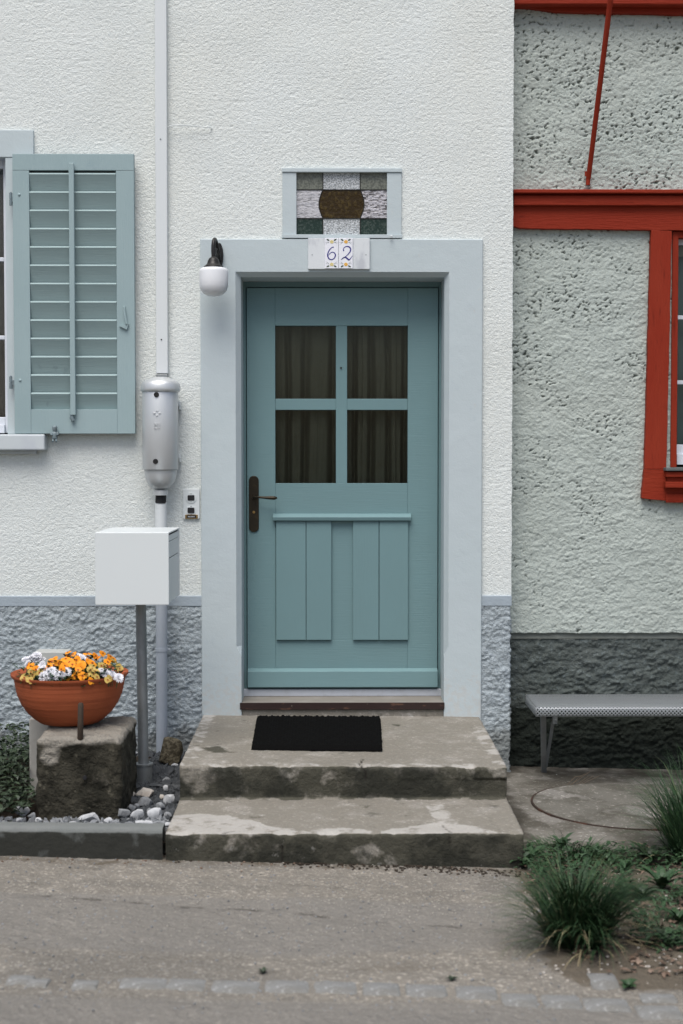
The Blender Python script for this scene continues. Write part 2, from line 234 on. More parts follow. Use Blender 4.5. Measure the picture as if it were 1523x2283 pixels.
# ------------------------------------------------------------------ mesh building
class MB:
    def __init__(s): s.v = []; s.f = []
    def add(s, vs, fs):
        o = len(s.v); s.v += [tuple(p) for p in vs]; s.f += [tuple(i+o for i in f) for f in fs]; return s
    def box(s, x0, x1, y0, y1, z0, z1):
        if x0 > x1: x0, x1 = x1, x0
        if z0 > z1: z0, z1 = z1, z0
        return s.add([(x0,y0,z0),(x1,y0,z0),(x1,y1,z0),(x0,y1,z0),(x0,y0,z1),(x1,y0,z1),(x1,y1,z1),(x0,y1,z1)],
                     [(0,3,2,1),(4,5,6,7),(0,1,5,4),(1,2,6,5),(2,3,7,6),(3,0,4,7)])
    def pbox(s, px0, px1, py0, py1, y0, y1):   # a box measured on the photo on its own front plane y0
        pm = (py0+py1)/2; return s.box(FX(px0,pm,y0), FX(px1,pm,y0), y0, y1, FZ(py1,y0,(px0+px1)/2), FZ(py0,y0,(px0+px1)/2))
    def prism(s, poly, y0, y1):                # poly of (x,z), anticlockwise seen from -y
        n = len(poly); vs = [(x,y0,z) for x,z in poly]+[(x,y1,z) for x,z in poly]
        return s.add(vs, [tuple(range(n)), tuple(reversed(range(n,2*n)))]+[(i,i+n,(i+1)%n+n,(i+1)%n) for i in range(n)])
    def lathe(s, prof, c, n=32, sx=1, sy=1, cap=True):
        k = len(prof); vs = []; fs = []
        for r, z in prof:
            for i in range(n): a = 2*pi*i/n; vs.append((c[0]+r*sx*cos(a), c[1]+r*sy*sin(a), c[2]+z))
        for j in range(k-1):
            for i in range(n): fs.append((j*n+i, j*n+(i+1)%n, (j+1)*n+(i+1)%n, (j+1)*n+i))
        if cap: fs += [tuple(reversed(range(n))), tuple(range((k-1)*n, k*n))]
        return s.add(vs, fs)
    def tube(s, pts, rs, n=10):
        pts = [Vector(p) for p in pts]; rs = rs if hasattr(rs, '__len__') else [rs]*len(pts); vs = []; fs = []
        t = (pts[1]-pts[0]).normalized(); a = t.orthogonal().normalized()
        for k, p in enumerate(pts):
            t = (pts[min(k+1,len(pts)-1)]-pts[max(k-1,0)]).normalized(); a = (a-t*a.dot(t)).normalized(); b = t.cross(a)
            for i in range(n): g = 2*pi*i/n; vs.append(p+(a*cos(g)+b*sin(g))*rs[k])
        for k in range(len(pts)-1):
            for i in range(n): fs.append((k*n+i, k*n+(i+1)%n, (k+1)*n+(i+1)%n, (k+1)*n+i))
        fs += [tuple(reversed(range(n))), tuple(range((len(pts)-1)*n, len(pts)*n))]
        return s.add(vs, fs)
    def disc(s, x, y, z, r, t=.002, n=20, ax='y', rx=None):
        rx = rx or r
        if ax == 'y': return s.prism([(x+rx*cos(2*pi*i/n), z+r*sin(2*pi*i/n)) for i in range(n)], y-t, y)
    def rrect(s, x0, x1, z0, z1, y0, y1, r, n=6):
        P = []
        for cx, cz, a0 in ((x1-r,z1-r,0),(x0+r,z1-r,90),(x0+r,z0+r,180),(x1-r,z0+r,270)):
            for i in range(n+1): a = R(a0+90*i/n); P.append((cx+r*cos(a), cz+r*sin(a)))
        return s.prism(P, y0, y1)
    def ribbon(s, pts, ws, y0, y1):            # flat stroke in the wall plane
        P = smooth(pts, 6); W = np.interp(np.linspace(0,1,len(P)), np.linspace(0,1,len(ws)), ws); L = []; Rr = []
        for i,(x,z) in enumerate(P):
            dx = P[min(i+1,len(P)-1)][0]-P[max(i-1,0)][0]; dz = P[min(i+1,len(P)-1)][1]-P[max(i-1,0)][1]; d = math.hypot(dx,dz) or 1
            L.append((x-dz/d*W[i]/2, z+dx/d*W[i]/2)); Rr.append((x+dz/d*W[i]/2, z-dx/d*W[i]/2))
        for i in range(len(P)-1): s.prism([Rr[i],Rr[i+1],L[i+1],L[i]], y0, y1)
        return s
def smooth(pts, k):
    out = []; n = len(pts)
    for i in range(n-1):
        p0,p1,p2,p3 = [np.array(pts[j], float) for j in (max(i-1,0), i, i+1, min(i+2,n-1))]
        for q in range(k):
            t = q/k; out.append(tuple(.5*((2*p1)+(-p0+p2)*t+(2*p0-5*p1+4*p2-p3)*t*t+(-p0+3*p1-3*p2+p3)*t**3)))
    out.append(tuple(pts[-1])); return out

def root_of(o):
    while o.parent: o = o.parent
    return o
def tag(o, label, cat=None, group=None, kind=None):
    if label: o['label'] = label
    if cat: o['category'] = cat
    if group: o['group'] = group
    if kind: o['kind'] = kind
    return o
def thing(name, label, cat, loc=(0,0,0), group=None):
    o = bpy.data.objects.new(name, None); COL.objects.link(o); o.location = loc; o.empty_display_size = .05
    return tag(o, label, cat, group)
def link(name, me, material, parent=None, loc=None):
    o = bpy.data.objects.new(name, me); COL.objects.link(o)
    if material:
        ms = material if isinstance(material, (list, tuple)) else [material]
        for x in ms: me.materials.append(M[x] if isinstance(x, str) else x)
    if parent: o.parent = parent
    if loc: o.location = loc
    return o
def obj(name, mb, material, parent=None, bevel=0, smooth_=None, local=False, seg=2, base=None):
    """links mb (world coordinates) as one mesh; under a parent the vertices are re-based on the thing's empty"""
    me = bpy.data.meshes.new(name); off = Vector((0,0,0))
    if parent and not local: off = root_of(parent).location
    if base is not None: off = Vector(base)
    me.from_pydata([(v[0]-off.x, v[1]-off.y, v[2]-off.z) for v in mb.v], [], mb.f); me.update()
    o = link(name, me, material, parent)
    if base is not None: o.location = base
    if not smooth_: me.polygons.foreach_set('use_smooth', [False]*len(me.polygons))
    if smooth_:
        me.polygons.foreach_set('use_smooth', [True]*len(me.polygons)); me.set_sharp_from_angle(angle=R(smooth_))
    if bevel:
        b = o.modifiers.new('bevel', 'BEVEL'); b.width = bevel; b.segments = seg; b.limit_method = 'ANGLE'; b.angle_limit = R(35); b.harden_normals = False
    return o
def gridmesh(name, V, keep=None, smooth=True, extra=None, attrs=None):
    """V: (nj, ni, 3) array of vertices; faces as quads where keep"""
    nj, ni = V.shape[:2]; idx = np.arange(nj*ni).reshape(nj, ni)
    q = np.stack([idx[:-1,:-1], idx[:-1,1:], idx[1:,1:], idx[1:,:-1]], -1).reshape(-1,4)
    if keep is not None: q = q[keep.reshape(-1)]
    vs = V.reshape(-1,3); n0 = len(vs); loops = list([q.reshape(-1)]); starts = np.arange(len(q))*4; tot = len(q)*4
    if extra:
        ev, ef = extra; vs = np.vstack([vs, np.array(ev, float)]) if len(ev) else vs
        st = []; lp = []
        for f in ef: st.append(tot+len(lp)); lp += list(f)
        loops.append(np.array(lp)); starts = np.concatenate([starts, st]); tot += len(lp)
    loops = np.concatenate(loops).astype(np.int32)
    me = bpy.data.meshes.new(name); me.vertices.add(len(vs)); me.vertices.foreach_set('co', vs.astype(np.float32).ravel())
    me.loops.add(len(loops)); me.loops.foreach_set('vertex_index', loops); me.polygons.add(len(starts)); me.polygons.foreach_set('loop_start', starts.astype(np.int32))
    me.update(calc_edges=True); me.validate()
    me.polygons.foreach_set('use_smooth', [bool(smooth)]*len(me.polygons))
    for k, a in (attrs or {}).items():
        at = me.attributes.new(k, 'FLOAT', 'POINT'); b = np.zeros(len(me.vertices), np.float32); b[:a.size] = a.ravel(); at.data.foreach_set('value', b)
    return me

# ================================================================== THE SETTING: ground
def axis(lo, hi, step, far_lo, far_hi):
    a = list(np.arange(lo, hi+1e-6, step)); s = step; x = hi
    while x < far_hi: s *= 1.5; x += s; a.append(min(x, far_hi))
    s = step; x = lo; b = []
    while x > far_lo: s *= 1.5; x -= s; b.append(max(x, far_lo))
    return np.array(b[::-1]+a)
gx = axis(-1.6, 2.0, .011, -60, 60); gy = axis(-3.3, -.0, .011, -70, 30)
X, Y = np.meshgrid(gx, gy)
def poly_mask(X, Y, pts, soft=.03):
    """signed inside mask of a polygon"""
    inside = np.zeros(X.shape, bool); dist = np.full(X.shape, 9.); n = len(pts)
    for i in range(n):
        x1,y1 = pts[i]; x2,y2 = pts[(i+1)%n]
        c = ((y1 > Y) != (y2 > Y)) & (X < (x2-x1)*(Y-y1)/((y2-y1) or 1e-9)+x1); inside ^= c
        t = np.clip(((X-x1)*(x2-x1)+(Y-y1)*(y2-y1))/((x2-x1)**2+(y2-y1)**2), 0, 1)
        dist = np.minimum(dist, np.hypot(X-x1-t*(x2-x1), Y-y1-t*(y2-y1)))
    return np.clip(.5+np.where(inside, dist, -dist)/(2*soft), 0, 1)
dirt_poly = [G(1140,1895,-.05), G(1150,1965,-.05), G(1195,2040,-.05), G(1215,2140,-.05), G(1250,2195,-.05), G(1380,2215,-.05), G(1700,2220,-.05), (3,-3.0), (5,-2.2), (5,0), G(1140,1700,-.05)]
dirt = poly_mask(X, Y, dirt_poly, .06)
asph = ss(.15, .6, 1-np.abs((Y+2.35+.1*fbm(X*1.2,Y*2,3))/.42))*ss(1.2, .2, X) + ss(-2.95,-3.1, Y)
def polyline_dist(X, Y, pts):
    d = np.full(X.shape, 9.)
    for (x1,y1),(x2,y2) in zip(pts[:-1], pts[1:]):
        t = np.clip(((X-x1)*(x2-x1)+(Y-y1)*(y2-y1))/((x2-x1)**2+(y2-y1)**2), 0, 1); d = np.minimum(d, np.hypot(X-x1-t*(x2-x1), Y-y1-t*(y2-y1)))
    return d
wob = .02*fbm(X*6, Y*6, 31)
cr = polyline_dist(X+wob, Y+wob, [G(60,2003,-.01), G(200,2010,-.01), G(420,2022,-.01), G(660,2036,-.02), G(760,2046,-.02), G(900,2060,-.03), G(1120,2070,-.03)])
crack = ss(.011, .003, cr)*ss(-.15, .2, fbm(X*9, Y*9, 77))*.8
Z = gz(X, Y) + .006*fbm(X*3, Y*3, 1)*ss(-20,-4,-np.abs(X)-np.abs(Y)) + .0032*fbm(X*28, Y*28, 5, 3) - .006*crack + dirt*(.012*fbm(X*10, Y*10, 9)+.002) - .012*ss(.10,0,cr)*.5
# lip of old surfacing along the crack
Z = np.where(Y < -.0, Z, Z-.05)
near = ss(.10, .0, np.abs(Y+1.68))*ss(-2, -1.5, X)*(X < .8)
me = gridmesh('ground', np.stack([X, Y, Z], -1), attrs={'dirt': np.maximum(dirt, near*.45), 'asphalt': np.clip(asph, 0, 1), 'crack': crack})
tag(link('ground', me, 'ground'), None, kind='structure')

# planting bed soil behind the kerb
bx = np.arange(-4, -.615, .02); by = np.arange(-1.60, .011, .02); X, Y = np.meshgrid(bx, by)
Z = .055 + .02*fbm(X*4, Y*4, 2) + .008*fbm(X*20, Y*20, 3)
me = gridmesh('soil', np.stack([X, Y, Z], -1)); tag(link('soil', me, 'soil'), None, kind='structure')

# concrete paving strip in front of the neighbour, right of the steps
sx = np.arange(.752, 3.6, .012); sy = np.arange(G(1300,1903,-.035)[1], .15, .012); X, Y = np.meshgrid(sx, sy)
front = G(1300,1903,-.035)[1]
edge = ss(front+.0, front+.05, Y+.03*fbm(X*5, Y*0, 8))
Z = gz(X, Y)+.018*edge - .006 + .0025*fbm(X*20, Y*20, 6)+.004*fbm(X*3, Y*3, 16)
me = gridmesh('paving', np.stack([X, Y, Z], -1), attrs={'grime': np.clip(ss(.95,.78,X)*.7+ss(-.25,.05,Y)*.6, 0, 1)})
tag(link('pavement', me, 'slab'), None, kind='structure')

# kerb along the bed
kx = np.arange(-4, -.632, .012); prof = [(-1.56,-.1),(-1.56,.118)]+[(-1.57-.012*i, .122) for i in range(5)]+[(-1.628,.122),(-1.638,.118),(-1.643,.108)]+[(-1.645,.10-.012*i) for i in range(18)]
prof = np.array(prof); X, J = np.meshgrid(kx, np.arange(len(prof))); Y = prof[J,0]; Z = prof[J,1]-.012*(X+.63)
n = .004*fbm(X*25, Z*25+J*.2, 4); Y = Y+n; Z = Z+np.where(J<11, .003*fbm(X*22, J*.3, 6), 0)
gr = np.where(J > 9, .74-.2*ss(.07,.11,Z)*ss(-.1,.4,fbm(X*7,Z*4,8)), 0.2)
me = gridmesh('kerb', np.stack([X, Y, Z], -1), attrs={'grime': gr}); tag(link('kerb', me, 'kerb_stone'), None, kind='structure')

# ================================================================== front steps
xl, xr = -.627, .742
def arc(cy, cz, r, a0, a1, n): return [(cy+r*cos(R(a0+(a1-a0)*i/n)), cz+r*sin(R(a0+(a1-a0)*i/n))) for i in range(n+1)]
P = []
def seg(a, b, st=.009):
    L = math.dist(a, b); n = max(1, int(L/st)); return [(a[0]+(b[0]-a[0])*i/n, a[1]+(b[1]-a[1])*i/n) for i in range(n)]
T1, T2, Y1, Y2 = .258, .110, -1.135, -1.655
P += seg((.03, T1+.004), (Y1+.014, T1-.004)); P += arc(Y1+.014, T1-.018, .014, 90, 180, 4)[:-1]
P += seg((Y1, T1-.018), (Y1+.008, T2)); P += seg((Y1+.004, T2), (Y2+.014, T2-.006)); P += arc(Y2+.014, T2-.020, .014, 90, 180, 4)[:-1]
P += seg((Y2, T2-.02), (Y2+.014, -.12))
P = np.array(P); sxs = np.linspace(xl, xr, 170); X, J = np.meshgrid(sxs, np.arange(len(P))); Y0 = P[J,0]; Z0 = P[J,1]
tan = np.gradient(P, axis=0); tan /= np.linalg.norm(tan, axis=1)[:,None]; nrm = np.stack([tan[:,1], -tan[:,0]], 1)   # outward
s_len = np.concatenate([[0], np.cumsum(np.linalg.norm(np.diff(P, axis=0), axis=1))])[J]
d = .0035*fbm(X*9, s_len*9, 11)+.0016*fbm(X*50, s_len*50, 12, 3)
isr = (np.abs(nrm[J,0]) > .7)
e1 = np.exp(-((Z0-T1)**2+(Y0-Y1)**2)/.0006)+np.exp(-((Z0-T2)**2+(Y0-Y2)**2)/.0006)
d -= e1*.013*ss(.02, .45, fbm(X*11, s_len*3, 13))+e1*.006*fbm(X*5, X*0+2, 14)
def crackline(pts): return ss(.0062, .002, polyline_dist(X+.022*fbm(X*14,s_len*14,5), s_len+.022*fbm(X*14+9,s_len*14,6), pts))
sAt = lambda y, z: float(s_len[np.argmin((P[:,0]-y)**2+(P[:,1]-z)**2), 0])
c1x = FX(808,1710,Y1)
sE1, sB1 = sAt(Y1, T1-.01), sAt(Y1+.008, T2+.01); sE2 = sAt(Y2, T2-.012); sG2 = sAt(Y2+.01, -.02)
cracks = np.maximum.reduce([crackline([(c1x, sE1-.14),(c1x-.006,sE1-.03),(c1x+.008,sE1),(c1x+.012,sE1+.05)]),
    crackline([(FX(985,1830,-1.5),sE2-.12),(FX(1005,1850,Y2),sE2-.03),(FX(1003,1880,Y2),sE2+.04)])*.6,
    crackline([(FX(1065,1800,-1.3), sB1+.12),(FX(1120,1850,Y2),sE2-.02)])*.15,
    crackline([(FX(630,1890,Y2), sE2+.05),(FX(633,1930,Y2),sG2+.02)]),
    crackline([(FX(520,1855,Y2), sE2-.05),(FX(500,1862,Y2),sE2)])*.7])
d -= .006*cracks
Y = Y0+nrm[J,0]*d; Z = Z0+nrm[J,1]*d-.010*(X-xl)/(xr-xl)*(Z0 > .2)
wallX = X+ .0025*fbm(Z*30, Y*12, 15)*((X < xl+.001)|(X > xr-.001))
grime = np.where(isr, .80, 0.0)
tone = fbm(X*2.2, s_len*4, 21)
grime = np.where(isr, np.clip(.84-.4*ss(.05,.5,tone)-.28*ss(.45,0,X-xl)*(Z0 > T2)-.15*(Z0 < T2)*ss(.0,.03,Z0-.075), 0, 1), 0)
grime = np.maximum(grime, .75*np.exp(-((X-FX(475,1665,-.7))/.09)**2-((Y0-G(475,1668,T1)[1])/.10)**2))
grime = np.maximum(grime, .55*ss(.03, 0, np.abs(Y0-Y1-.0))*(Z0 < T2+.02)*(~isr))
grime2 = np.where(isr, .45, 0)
isT2 = (~isr) & (Z0 < .15)
f1 = Y2+.22*ss(FX(640,1850,Y2),FX(480,1850,Y2),X)+.07+.06*fbm(X*6,Y0*6,23); 
pl = ss(.015,-.015,Y0-f1)*(X < FX(850,1850,Y2))*ss(0,.1,FX(860,1850,Y2)-X)
u = (X-FX(985,1850,Y2)); f2 = Y2+.16-abs(u)*.55+.05*fbm(X*6,Y0*6,24)
pr = np.maximum(ss(.02,-.02,Y0-f2)*(X > FX(850,1850,Y2)), ss(.06,.03,np.abs(X-FX(975,1800,-1.3)-.15*(Y0+1.3)*-1))*ss(Y2+.48,Y2+.40,Y0)*.8)
paint = np.where(isT2, np.maximum(pl, pr)*.74, 0)
edgepale = np.where((~isr)&(Z0 > .2), .42*np.maximum(ss(Y1+.10,Y1+.03,Y0), np.maximum(ss(xl+.09,xl+.04,X), ss(xr-.09,xr-.04,X))), 0)
paint = np.maximum(paint, edgepale)
nj, ni = X.shape; idx = np.arange(nj*ni).reshape(nj, ni)
ev = [(xl,.03,-.12),(xr,.03,-.12)]; N0 = nj*ni
ef = [tuple(idx[:,0])+(N0,), tuple(reversed(idx[:,-1].tolist()))+(N0,)]
ef[1] = tuple(reversed(idx[:,-1].tolist()))+(N0+1,)
V = np.stack([wallX, Y, Z], -1)
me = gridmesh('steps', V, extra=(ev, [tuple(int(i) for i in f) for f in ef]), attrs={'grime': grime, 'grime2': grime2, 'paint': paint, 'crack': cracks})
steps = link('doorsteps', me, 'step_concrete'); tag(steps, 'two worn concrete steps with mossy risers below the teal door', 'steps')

# ================================================================== WHITE HOUSE
house = thing('white_house', 'white roughcast house with the teal front door and blue-grey trim', 'house')
DW = 0.0
cornerX = FX(1143, 700)
bandZ1, bandZ0 = FZ(1328), FZ(1351)
so_l, so_r, so_t = FX(448,1000,-.02), FX(1075,1000,-.02), FZ(533,-.02)      # door surround outer
tw = (FX(630,450), FX(895,450), FZ(531), FZ(375))                            # transom opening
lw = (-3.1, FX(70,330), FZ(985), FZ(296))                                     # left window surround
def wall_sheet(name, x0, x1, z0, z1, step, disp, holes, wrap, y0, xfar0, xfar1, zfar, matname, parent, attr=None, lipdown=0, edge_amp=.006):
    xs = list(np.arange(x0, x1, step))+[x1]; side = [0]*len(xs)
    ys = [0]*len(xs)
    if wrap:
        for i in range(1, int(wrap/step)+1): xs.append(x1); ys.append(i*step)
    zs = np.arange(z0, z1+1e-6, step); zs[-1] = z1; rows_y = [0]*len(zs)
    if lipdown:
        k = 5; zs = np.concatenate([[z0]*k, zs]); rows_y = [lipdown*(k-i)/k for i in range(k)]+rows_y
    XS = np.array(xs); YS = np.array(ys); X, Z = np.meshgrid(XS, zs); YY = np.meshgrid(YS, zs)[0]+np.array(rows_y)[:,None]
    U = X+YY; h, at = disp(U, Z)
    y = y0+YY; front = (YY == 0)
    Yf = np.where(np.meshgrid(YS, zs)[0] > 0, y, y-h); Xf = np.where(np.meshgrid(YS, zs)[0] > 0, X+h, X)
    if wrap:
        e = edge_amp*fbm(Z*14, Z*0, 41)*ss(x1-.03, x1, X); Xf = Xf+e
    if lipdown: Z = Z+np.where(np.array(rows_y)[:,None] > 0, 0, 0)+(.006*fbm(X*9, X*0, 43))*ss(z0+.03, z0, Z)
    xc = (XS[1:]+XS[:-1])/2; zc = (zs[1:]+zs[:-1])/2; XC, ZC = np.meshgrid(xc, zc); keep = np.ones(XC.shape, bool)
    for (a, b, c, d_) in holes: keep &= ~((XC > a) & (XC < b) & (ZC > c) & (ZC < d_))
    V = np.stack([Xf, Yf, Z], -1); n0 = V.shape[0]*V.shape[1]
    zl, zh = z0, z1
    ev = []; ef = []
    def q(a, b, c, d_, yy=y0): 
        o = n0+len(ev); ev.extend([(a,yy,c),(b,yy,c),(b,yy,d_),(a,yy,d_)]); ef.append((o,o+1,o+2,o+3))
    if xfar0 is not None:
        if holes and any(h[0] < x0 for h in holes):
            hh = [h for h in holes if h[0] < x0][0]; q(xfar0, x0, zl, hh[2]); q(xfar0, x0, hh[3], zh); q(xfar0, hh[0], hh[2], hh[3])
        else: q(xfar0, x0, zl, zh)
    if xfar1 is not None: q(x1, xfar1, zl, zh)
    if zfar: q(xfar0 if xfar0 is not None else x0, xfar1 if xfar1 is not None else x1, zh, zfar)
    me = gridmesh(name, V, keep, extra=(ev, ef) if ev else None, attrs=at)
    return link(name, me, matname, parent)
def d_white(U, Z):
    h = .0013*pn(U*80, Z*84, 51)-.0016*ss(.40,.64,pn(U*60+2*pn(U*20,Z*20,57),Z*72,53))+.004*fbm(U*2.5, Z*2.5, 54, 2)
    return h, {}
def d_plinth(U, Z):
    wv = worley(U*52+.8*pn(U*20,Z*20,3), Z*60, 61); h = .011*ss(.8,.1,wv)*(.65+.5*pn(U*15,Z*18,62))+.006*fbm(U*16, Z*20, 63, 3)
    return h, {'low': ss(.28, .08, Z+.05*fbm(U*5,Z*5,64))*.9}
holes = [(so_l+.02, so_r-.02, -1, so_t-.02), (tw[0]+.015, tw[1]-.015, tw[2]-.05, tw[3]-.015), (lw[0]+.02, lw[1]-.02, lw[2]+.02, lw[3]-.02)]
wall_sheet('wall', -1.82, cornerX, bandZ1, 4.0, .0055, d_white, holes, .2, 0, -6, None, 6.2, 'white_plaster', house)
wall_sheet('plinth', -1.82, cornerX-.008, -.1, bandZ0, .0065, d_plinth, holes[:1], .2, -.006, -6, None, None, 'plinth_paint', house, edge_amp=.008)
mb = MB(); mb.box(-6, so_l+.01, -.012, .05, bandZ0, bandZ1); mb.box(so_r-.01, cornerX+.001, -.012, .2, bandZ0, bandZ1)
obj('plinth_band', mb, 'band_paint', house, bevel=.003)

# door surround: rings from outer edge to the reveal
rec = .175
def ring(l, r_, t, y): return (l, r_, t, y)
sz1, sz0 = FZ(1440), FZ(1462)
bl, br = FX(538,1000,.012), FX(990,1000,.012); bt = FZ(618,.012)
al, ar, atp = FX(526,1000,-.02), FX(1001,1000,-.02), FZ(606,-.02)
zb = .20
def upath(l, r_, t, y, l2=None, r2=None):
    l2 = l if l2 is None else l2; r2 = r_ if r2 is None else r2
    pts = [(l2,zb)]+[(l2, zb+(sz0-zb)*k/10) for k in range(1,11)]+[(l,sz1)]+[(l, sz1+(t-sz1)*k/30) for k in range(1,31)]+[(l+(r_-l)*k/12,t) for k in range(1,13)]+[(r_, t-(t-sz1)*k/30) for k in range(1,31)]+[(r2,sz0)]+[(r2, sz0-(sz0-zb)*k/10) for k in range(1,11)]
    return [(x,y,z) for x,z in pts]
rings = [upath(so_l, so_r, so_t, .03), upath(so_l, so_r, so_t, -.017), upath(so_l+.003, so_r-.003, so_t-.003, -.02), upath(al, ar, atp, -.02, bl, br), upath(bl, br, bt, .012), upath(bl+.001, br-.001, bt-.001, rec+.06)]
V = np.array(rings, float); V = V.transpose(0,1,2)
V[1:5,:,1] += .0015*fbm(V[1:5,:,0]*4, V[1:5,:,2]*4, 71)
lowa = ss(.62,.28,V[...,2])*.55
me = gridmesh('door_surround', V, smooth=False, attrs={'low': lowa}); me.flip_normals()
surround = link('door_surround', me, 'surround_paint', house)

# door (part) with its sub-parts
dy = rec
mb = MB()
mb.pbox(551,614,642,1535,dy,dy+.045); mb.pbox(909,976,642,1535,dy,dy+.045)
Lx, Rx = FX(614,1000,dy), FX(909,1000,dy)
def zz(py): return FZ(py, dy)
mb.box(Lx,Rx,dy+.0006,dy+.045,zz(726),zz(642)); mb.box(Lx,Rx,dy+.0006,dy+.045,zz(1162),zz(1077.5))
mb.box(Lx,Rx,dy+.0015,dy+.045,zz(1535),zz(1428)); mb.box(Lx,Rx,dy+.0025,dy+.045,zz(1428),zz(1162))
door = obj('door', mb, 'door_paint', house, bevel=.0015)
mb = MB(); mb.pbox(749,774,726,1077.5,dy+.003,dy+.045)
mb.box(Lx,FX(749,1000,dy),dy+.004,dy+.044,zz(914),zz(889)); mb.box(FX(774,1000,dy),Rx,dy+.004,dy+.044,zz(914),zz(889))
obj('glazing_bar', mb, 'door_paint_upright', door, bevel=.002)
for a, b in ((614,749),(774,909)):
    for c, e in ((726,889),(914,1077.5)):
        mb = MB(); x0, x1, z0, z1 = FX(a,1000,dy), FX(b,1000,dy), zz(e), zz(c)
        mb.box(x0,x1,dy+.030,dy+.034,z0,z1); obj('pane', mb, 'glass', door)
fx0, fx1 = bl-.01, br+.01
mb = MB(); mb.box(fx0,FX(549,1000,dy),dy+.014,dy+.06,T1+.06,bt+.02); mb.box(FX(978,1000,dy),fx1,dy+.014,dy+.06,T1+.06,bt+.02); mb.box(FX(549,1000,dy),FX(978,1000,dy),dy+.014,dy+.06,zz(640),bt+.02)
obj('door_frame', mb, 'door_paint_upright', house, bevel=.002)
mb = MB(); lz1, lz0 = FZ(1148,dy-.03), FZ(1161,dy-.03)
x0, x1 = FX(608,1155,dy-.03), FX(917,1155,dy-.03)
mb.add([(x0,dy-.028,lz0),(x1,dy-.028,lz0),(x1,dy-.032,lz0+.018),(x0,dy-.032,lz0+.018),(x0,dy-.012,lz1+.004),(x1,dy-.012,lz1+.004),(x0,dy,lz1+.006),(x1,dy,lz1+.006),(x0,dy,lz0),(x1,dy,lz0)],
  [(0,1,2,3),(3,2,5,4),(4,5,7,6),(0,8,9,1),(0,3,4,6,8),(1,9,7,5,2)])
obj('ledge', mb, 'door_paint', door, bevel=.002)
for a, b, dd in ((616,682,.014),(683.2,739,.014),(787,844.5,.014),(846,910,.015)):
    mb = MB(); mb.pbox(a,b,1161.5,1427,dy-dd,dy+.001); obj('board', mb, 'door_paint_upright', door, bevel=.002)
mb = MB(); wz0, wz1 = FZ(1532,dy-.03), FZ(1497,dy-.03); x0, x1 = FX(552,1515,dy-.03), FX(976,1515,dy-.03)
mb.add([(x0,dy-.034,wz0),(x1,dy-.034,wz0),(x1,dy-.030,wz1),(x0,dy-.030,wz1),(x0,dy,wz1+.012),(x1,dy,wz1+.012),(x0,dy,wz0),(x1,dy,wz0)],[(0,1,2,3),(3,2,5,4),(0,6,7,1),(0,3,4,6),(1,7,5,2)])
obj('weatherboard', mb, 'door_paint', door, bevel=.002)
hp = obj('handle_plate', MB().rrect(FX(555,1120,dy-.008),FX(577,1120,dy-.008),FZ(1186,dy-.008),FZ(1061,dy-.008),dy-.008,dy+.001,.0235,8), 'bronze', door, bevel=.002)
hx0, hz0 = F(566,1109,dy-.04); hx1, hz1 = F(618,1110,dy-.06)
mb = MB(); mb.tube([(hx0,dy-.008,hz0),(hx0,dy-.03,hz0)], [.011,.009], 14)
pts = [(hx0,dy-.030,hz0),(hx0+.006,dy-.045,hz0+.001),(hx0+.03,dy-.052,hz0+.001),(hx0+.06,dy-.054,hz0-.001),(hx0+.09,dy-.054,hz0-.002),(hx0+.105,dy-.053,hz1-.001),(hx1,dy-.052,hz1)]
mb.tube(pts, [.008,.007,.0055,.007,.0095,.0095,.004], 12); obj('handle', mb, 'bronze', door, smooth_=50)
mb = MB(); kx, kz = F(566,1142,dy-.01); mb.disc(kx,dy-.008,kz,.007,.002,16); obj('keyhole', mb, 'brass', door, bevel=.0008)
mb = MB(); kx, kz = F(760.5,820,dy); mb.tube([(kx,dy+.003,kz),(kx,dy-.004,kz)],[.005,.004],12); obj('peephole', mb, 'dark_iron', door, smooth_=40)
# interior behind the door, curtains
mb = MB()
def room(mb, x0, x1, y0, y1, z0, z1):
    mb.add([(x0,y0,z0),(x1,y0,z0),(x1,y1,z0),(x0,y1,z0),(x0,y0,z1),(x1,y0,z1),(x1,y1,z1),(x0,y1,z1)], [(0,1,2,3),(4,7,6,5),(1,5,6,2),(2,6,7,3),(0,3,7,4)])
room(mb, bl-.05, br+.05, dy+.055, 1.6, .25, bt+.06); room(mb, lw[0]-.0, lw[1]-.02, .25, 1.6, lw[2]-.05, lw[3]); room(mb, tw[0]+.02, tw[1]-.02, .12, .6, tw[2], tw[3]-.01)
obj('interior', mb, 'room_dark', house)
def curtain(name, label, x0, x1, z0, z1, y, folds, matn, amp=.018, seed=1, frill=0):
    xs = np.linspace(x0, x1, int((x1-x0)/.003)); zs = np.linspace(z0, z1, 60); X, Z = np.meshgrid(xs, zs)
    ph = folds*(X-x0)/(x1-x0)*2*pi + 1.6*fbm(X*3, Z*.6, seed, 2) + 2.4*pn(X*6+.25*Z, X*0+seed, seed+3)
    A = amp*(.65+.7*fbm(X*5,Z*.7,seed+7))*(1-.45*ss(z1-.15, z1, Z))
    q = np.abs(np.sin(ph/2)); qn = pn(np.floor(ph/pi/2+.5)*1.37,ph*0,seed+9)
    Yv = y+A*(2.4*(1-ss(.05,.75,q))-.6+.8*qn*ss(.3,.9,q))+.003*pn(X*60,Z*8,seed+5)
    if frill: Yv += .006*np.sin(Z*140+3*pn(Z*9,Z*0,5))*ss(.03,.0,np.abs(X-frill))
    me = gridmesh(name, np.stack([X-(x0+x1)/2, Yv-y, Z-z0], -1)); o = link(name, me, matn, loc=((x0+x1)/2, y, z0)); sd_ = o.modifiers.new('cloth', 'SOLIDIFY'); sd_.thickness = .0015
    return tag(o, label, 'curtain', 'curtains behind the door panes' if 'door' in label else None)
mz0, mz1 = zz(1100), zz(712); mx = FX(757,1000,dy+.08)
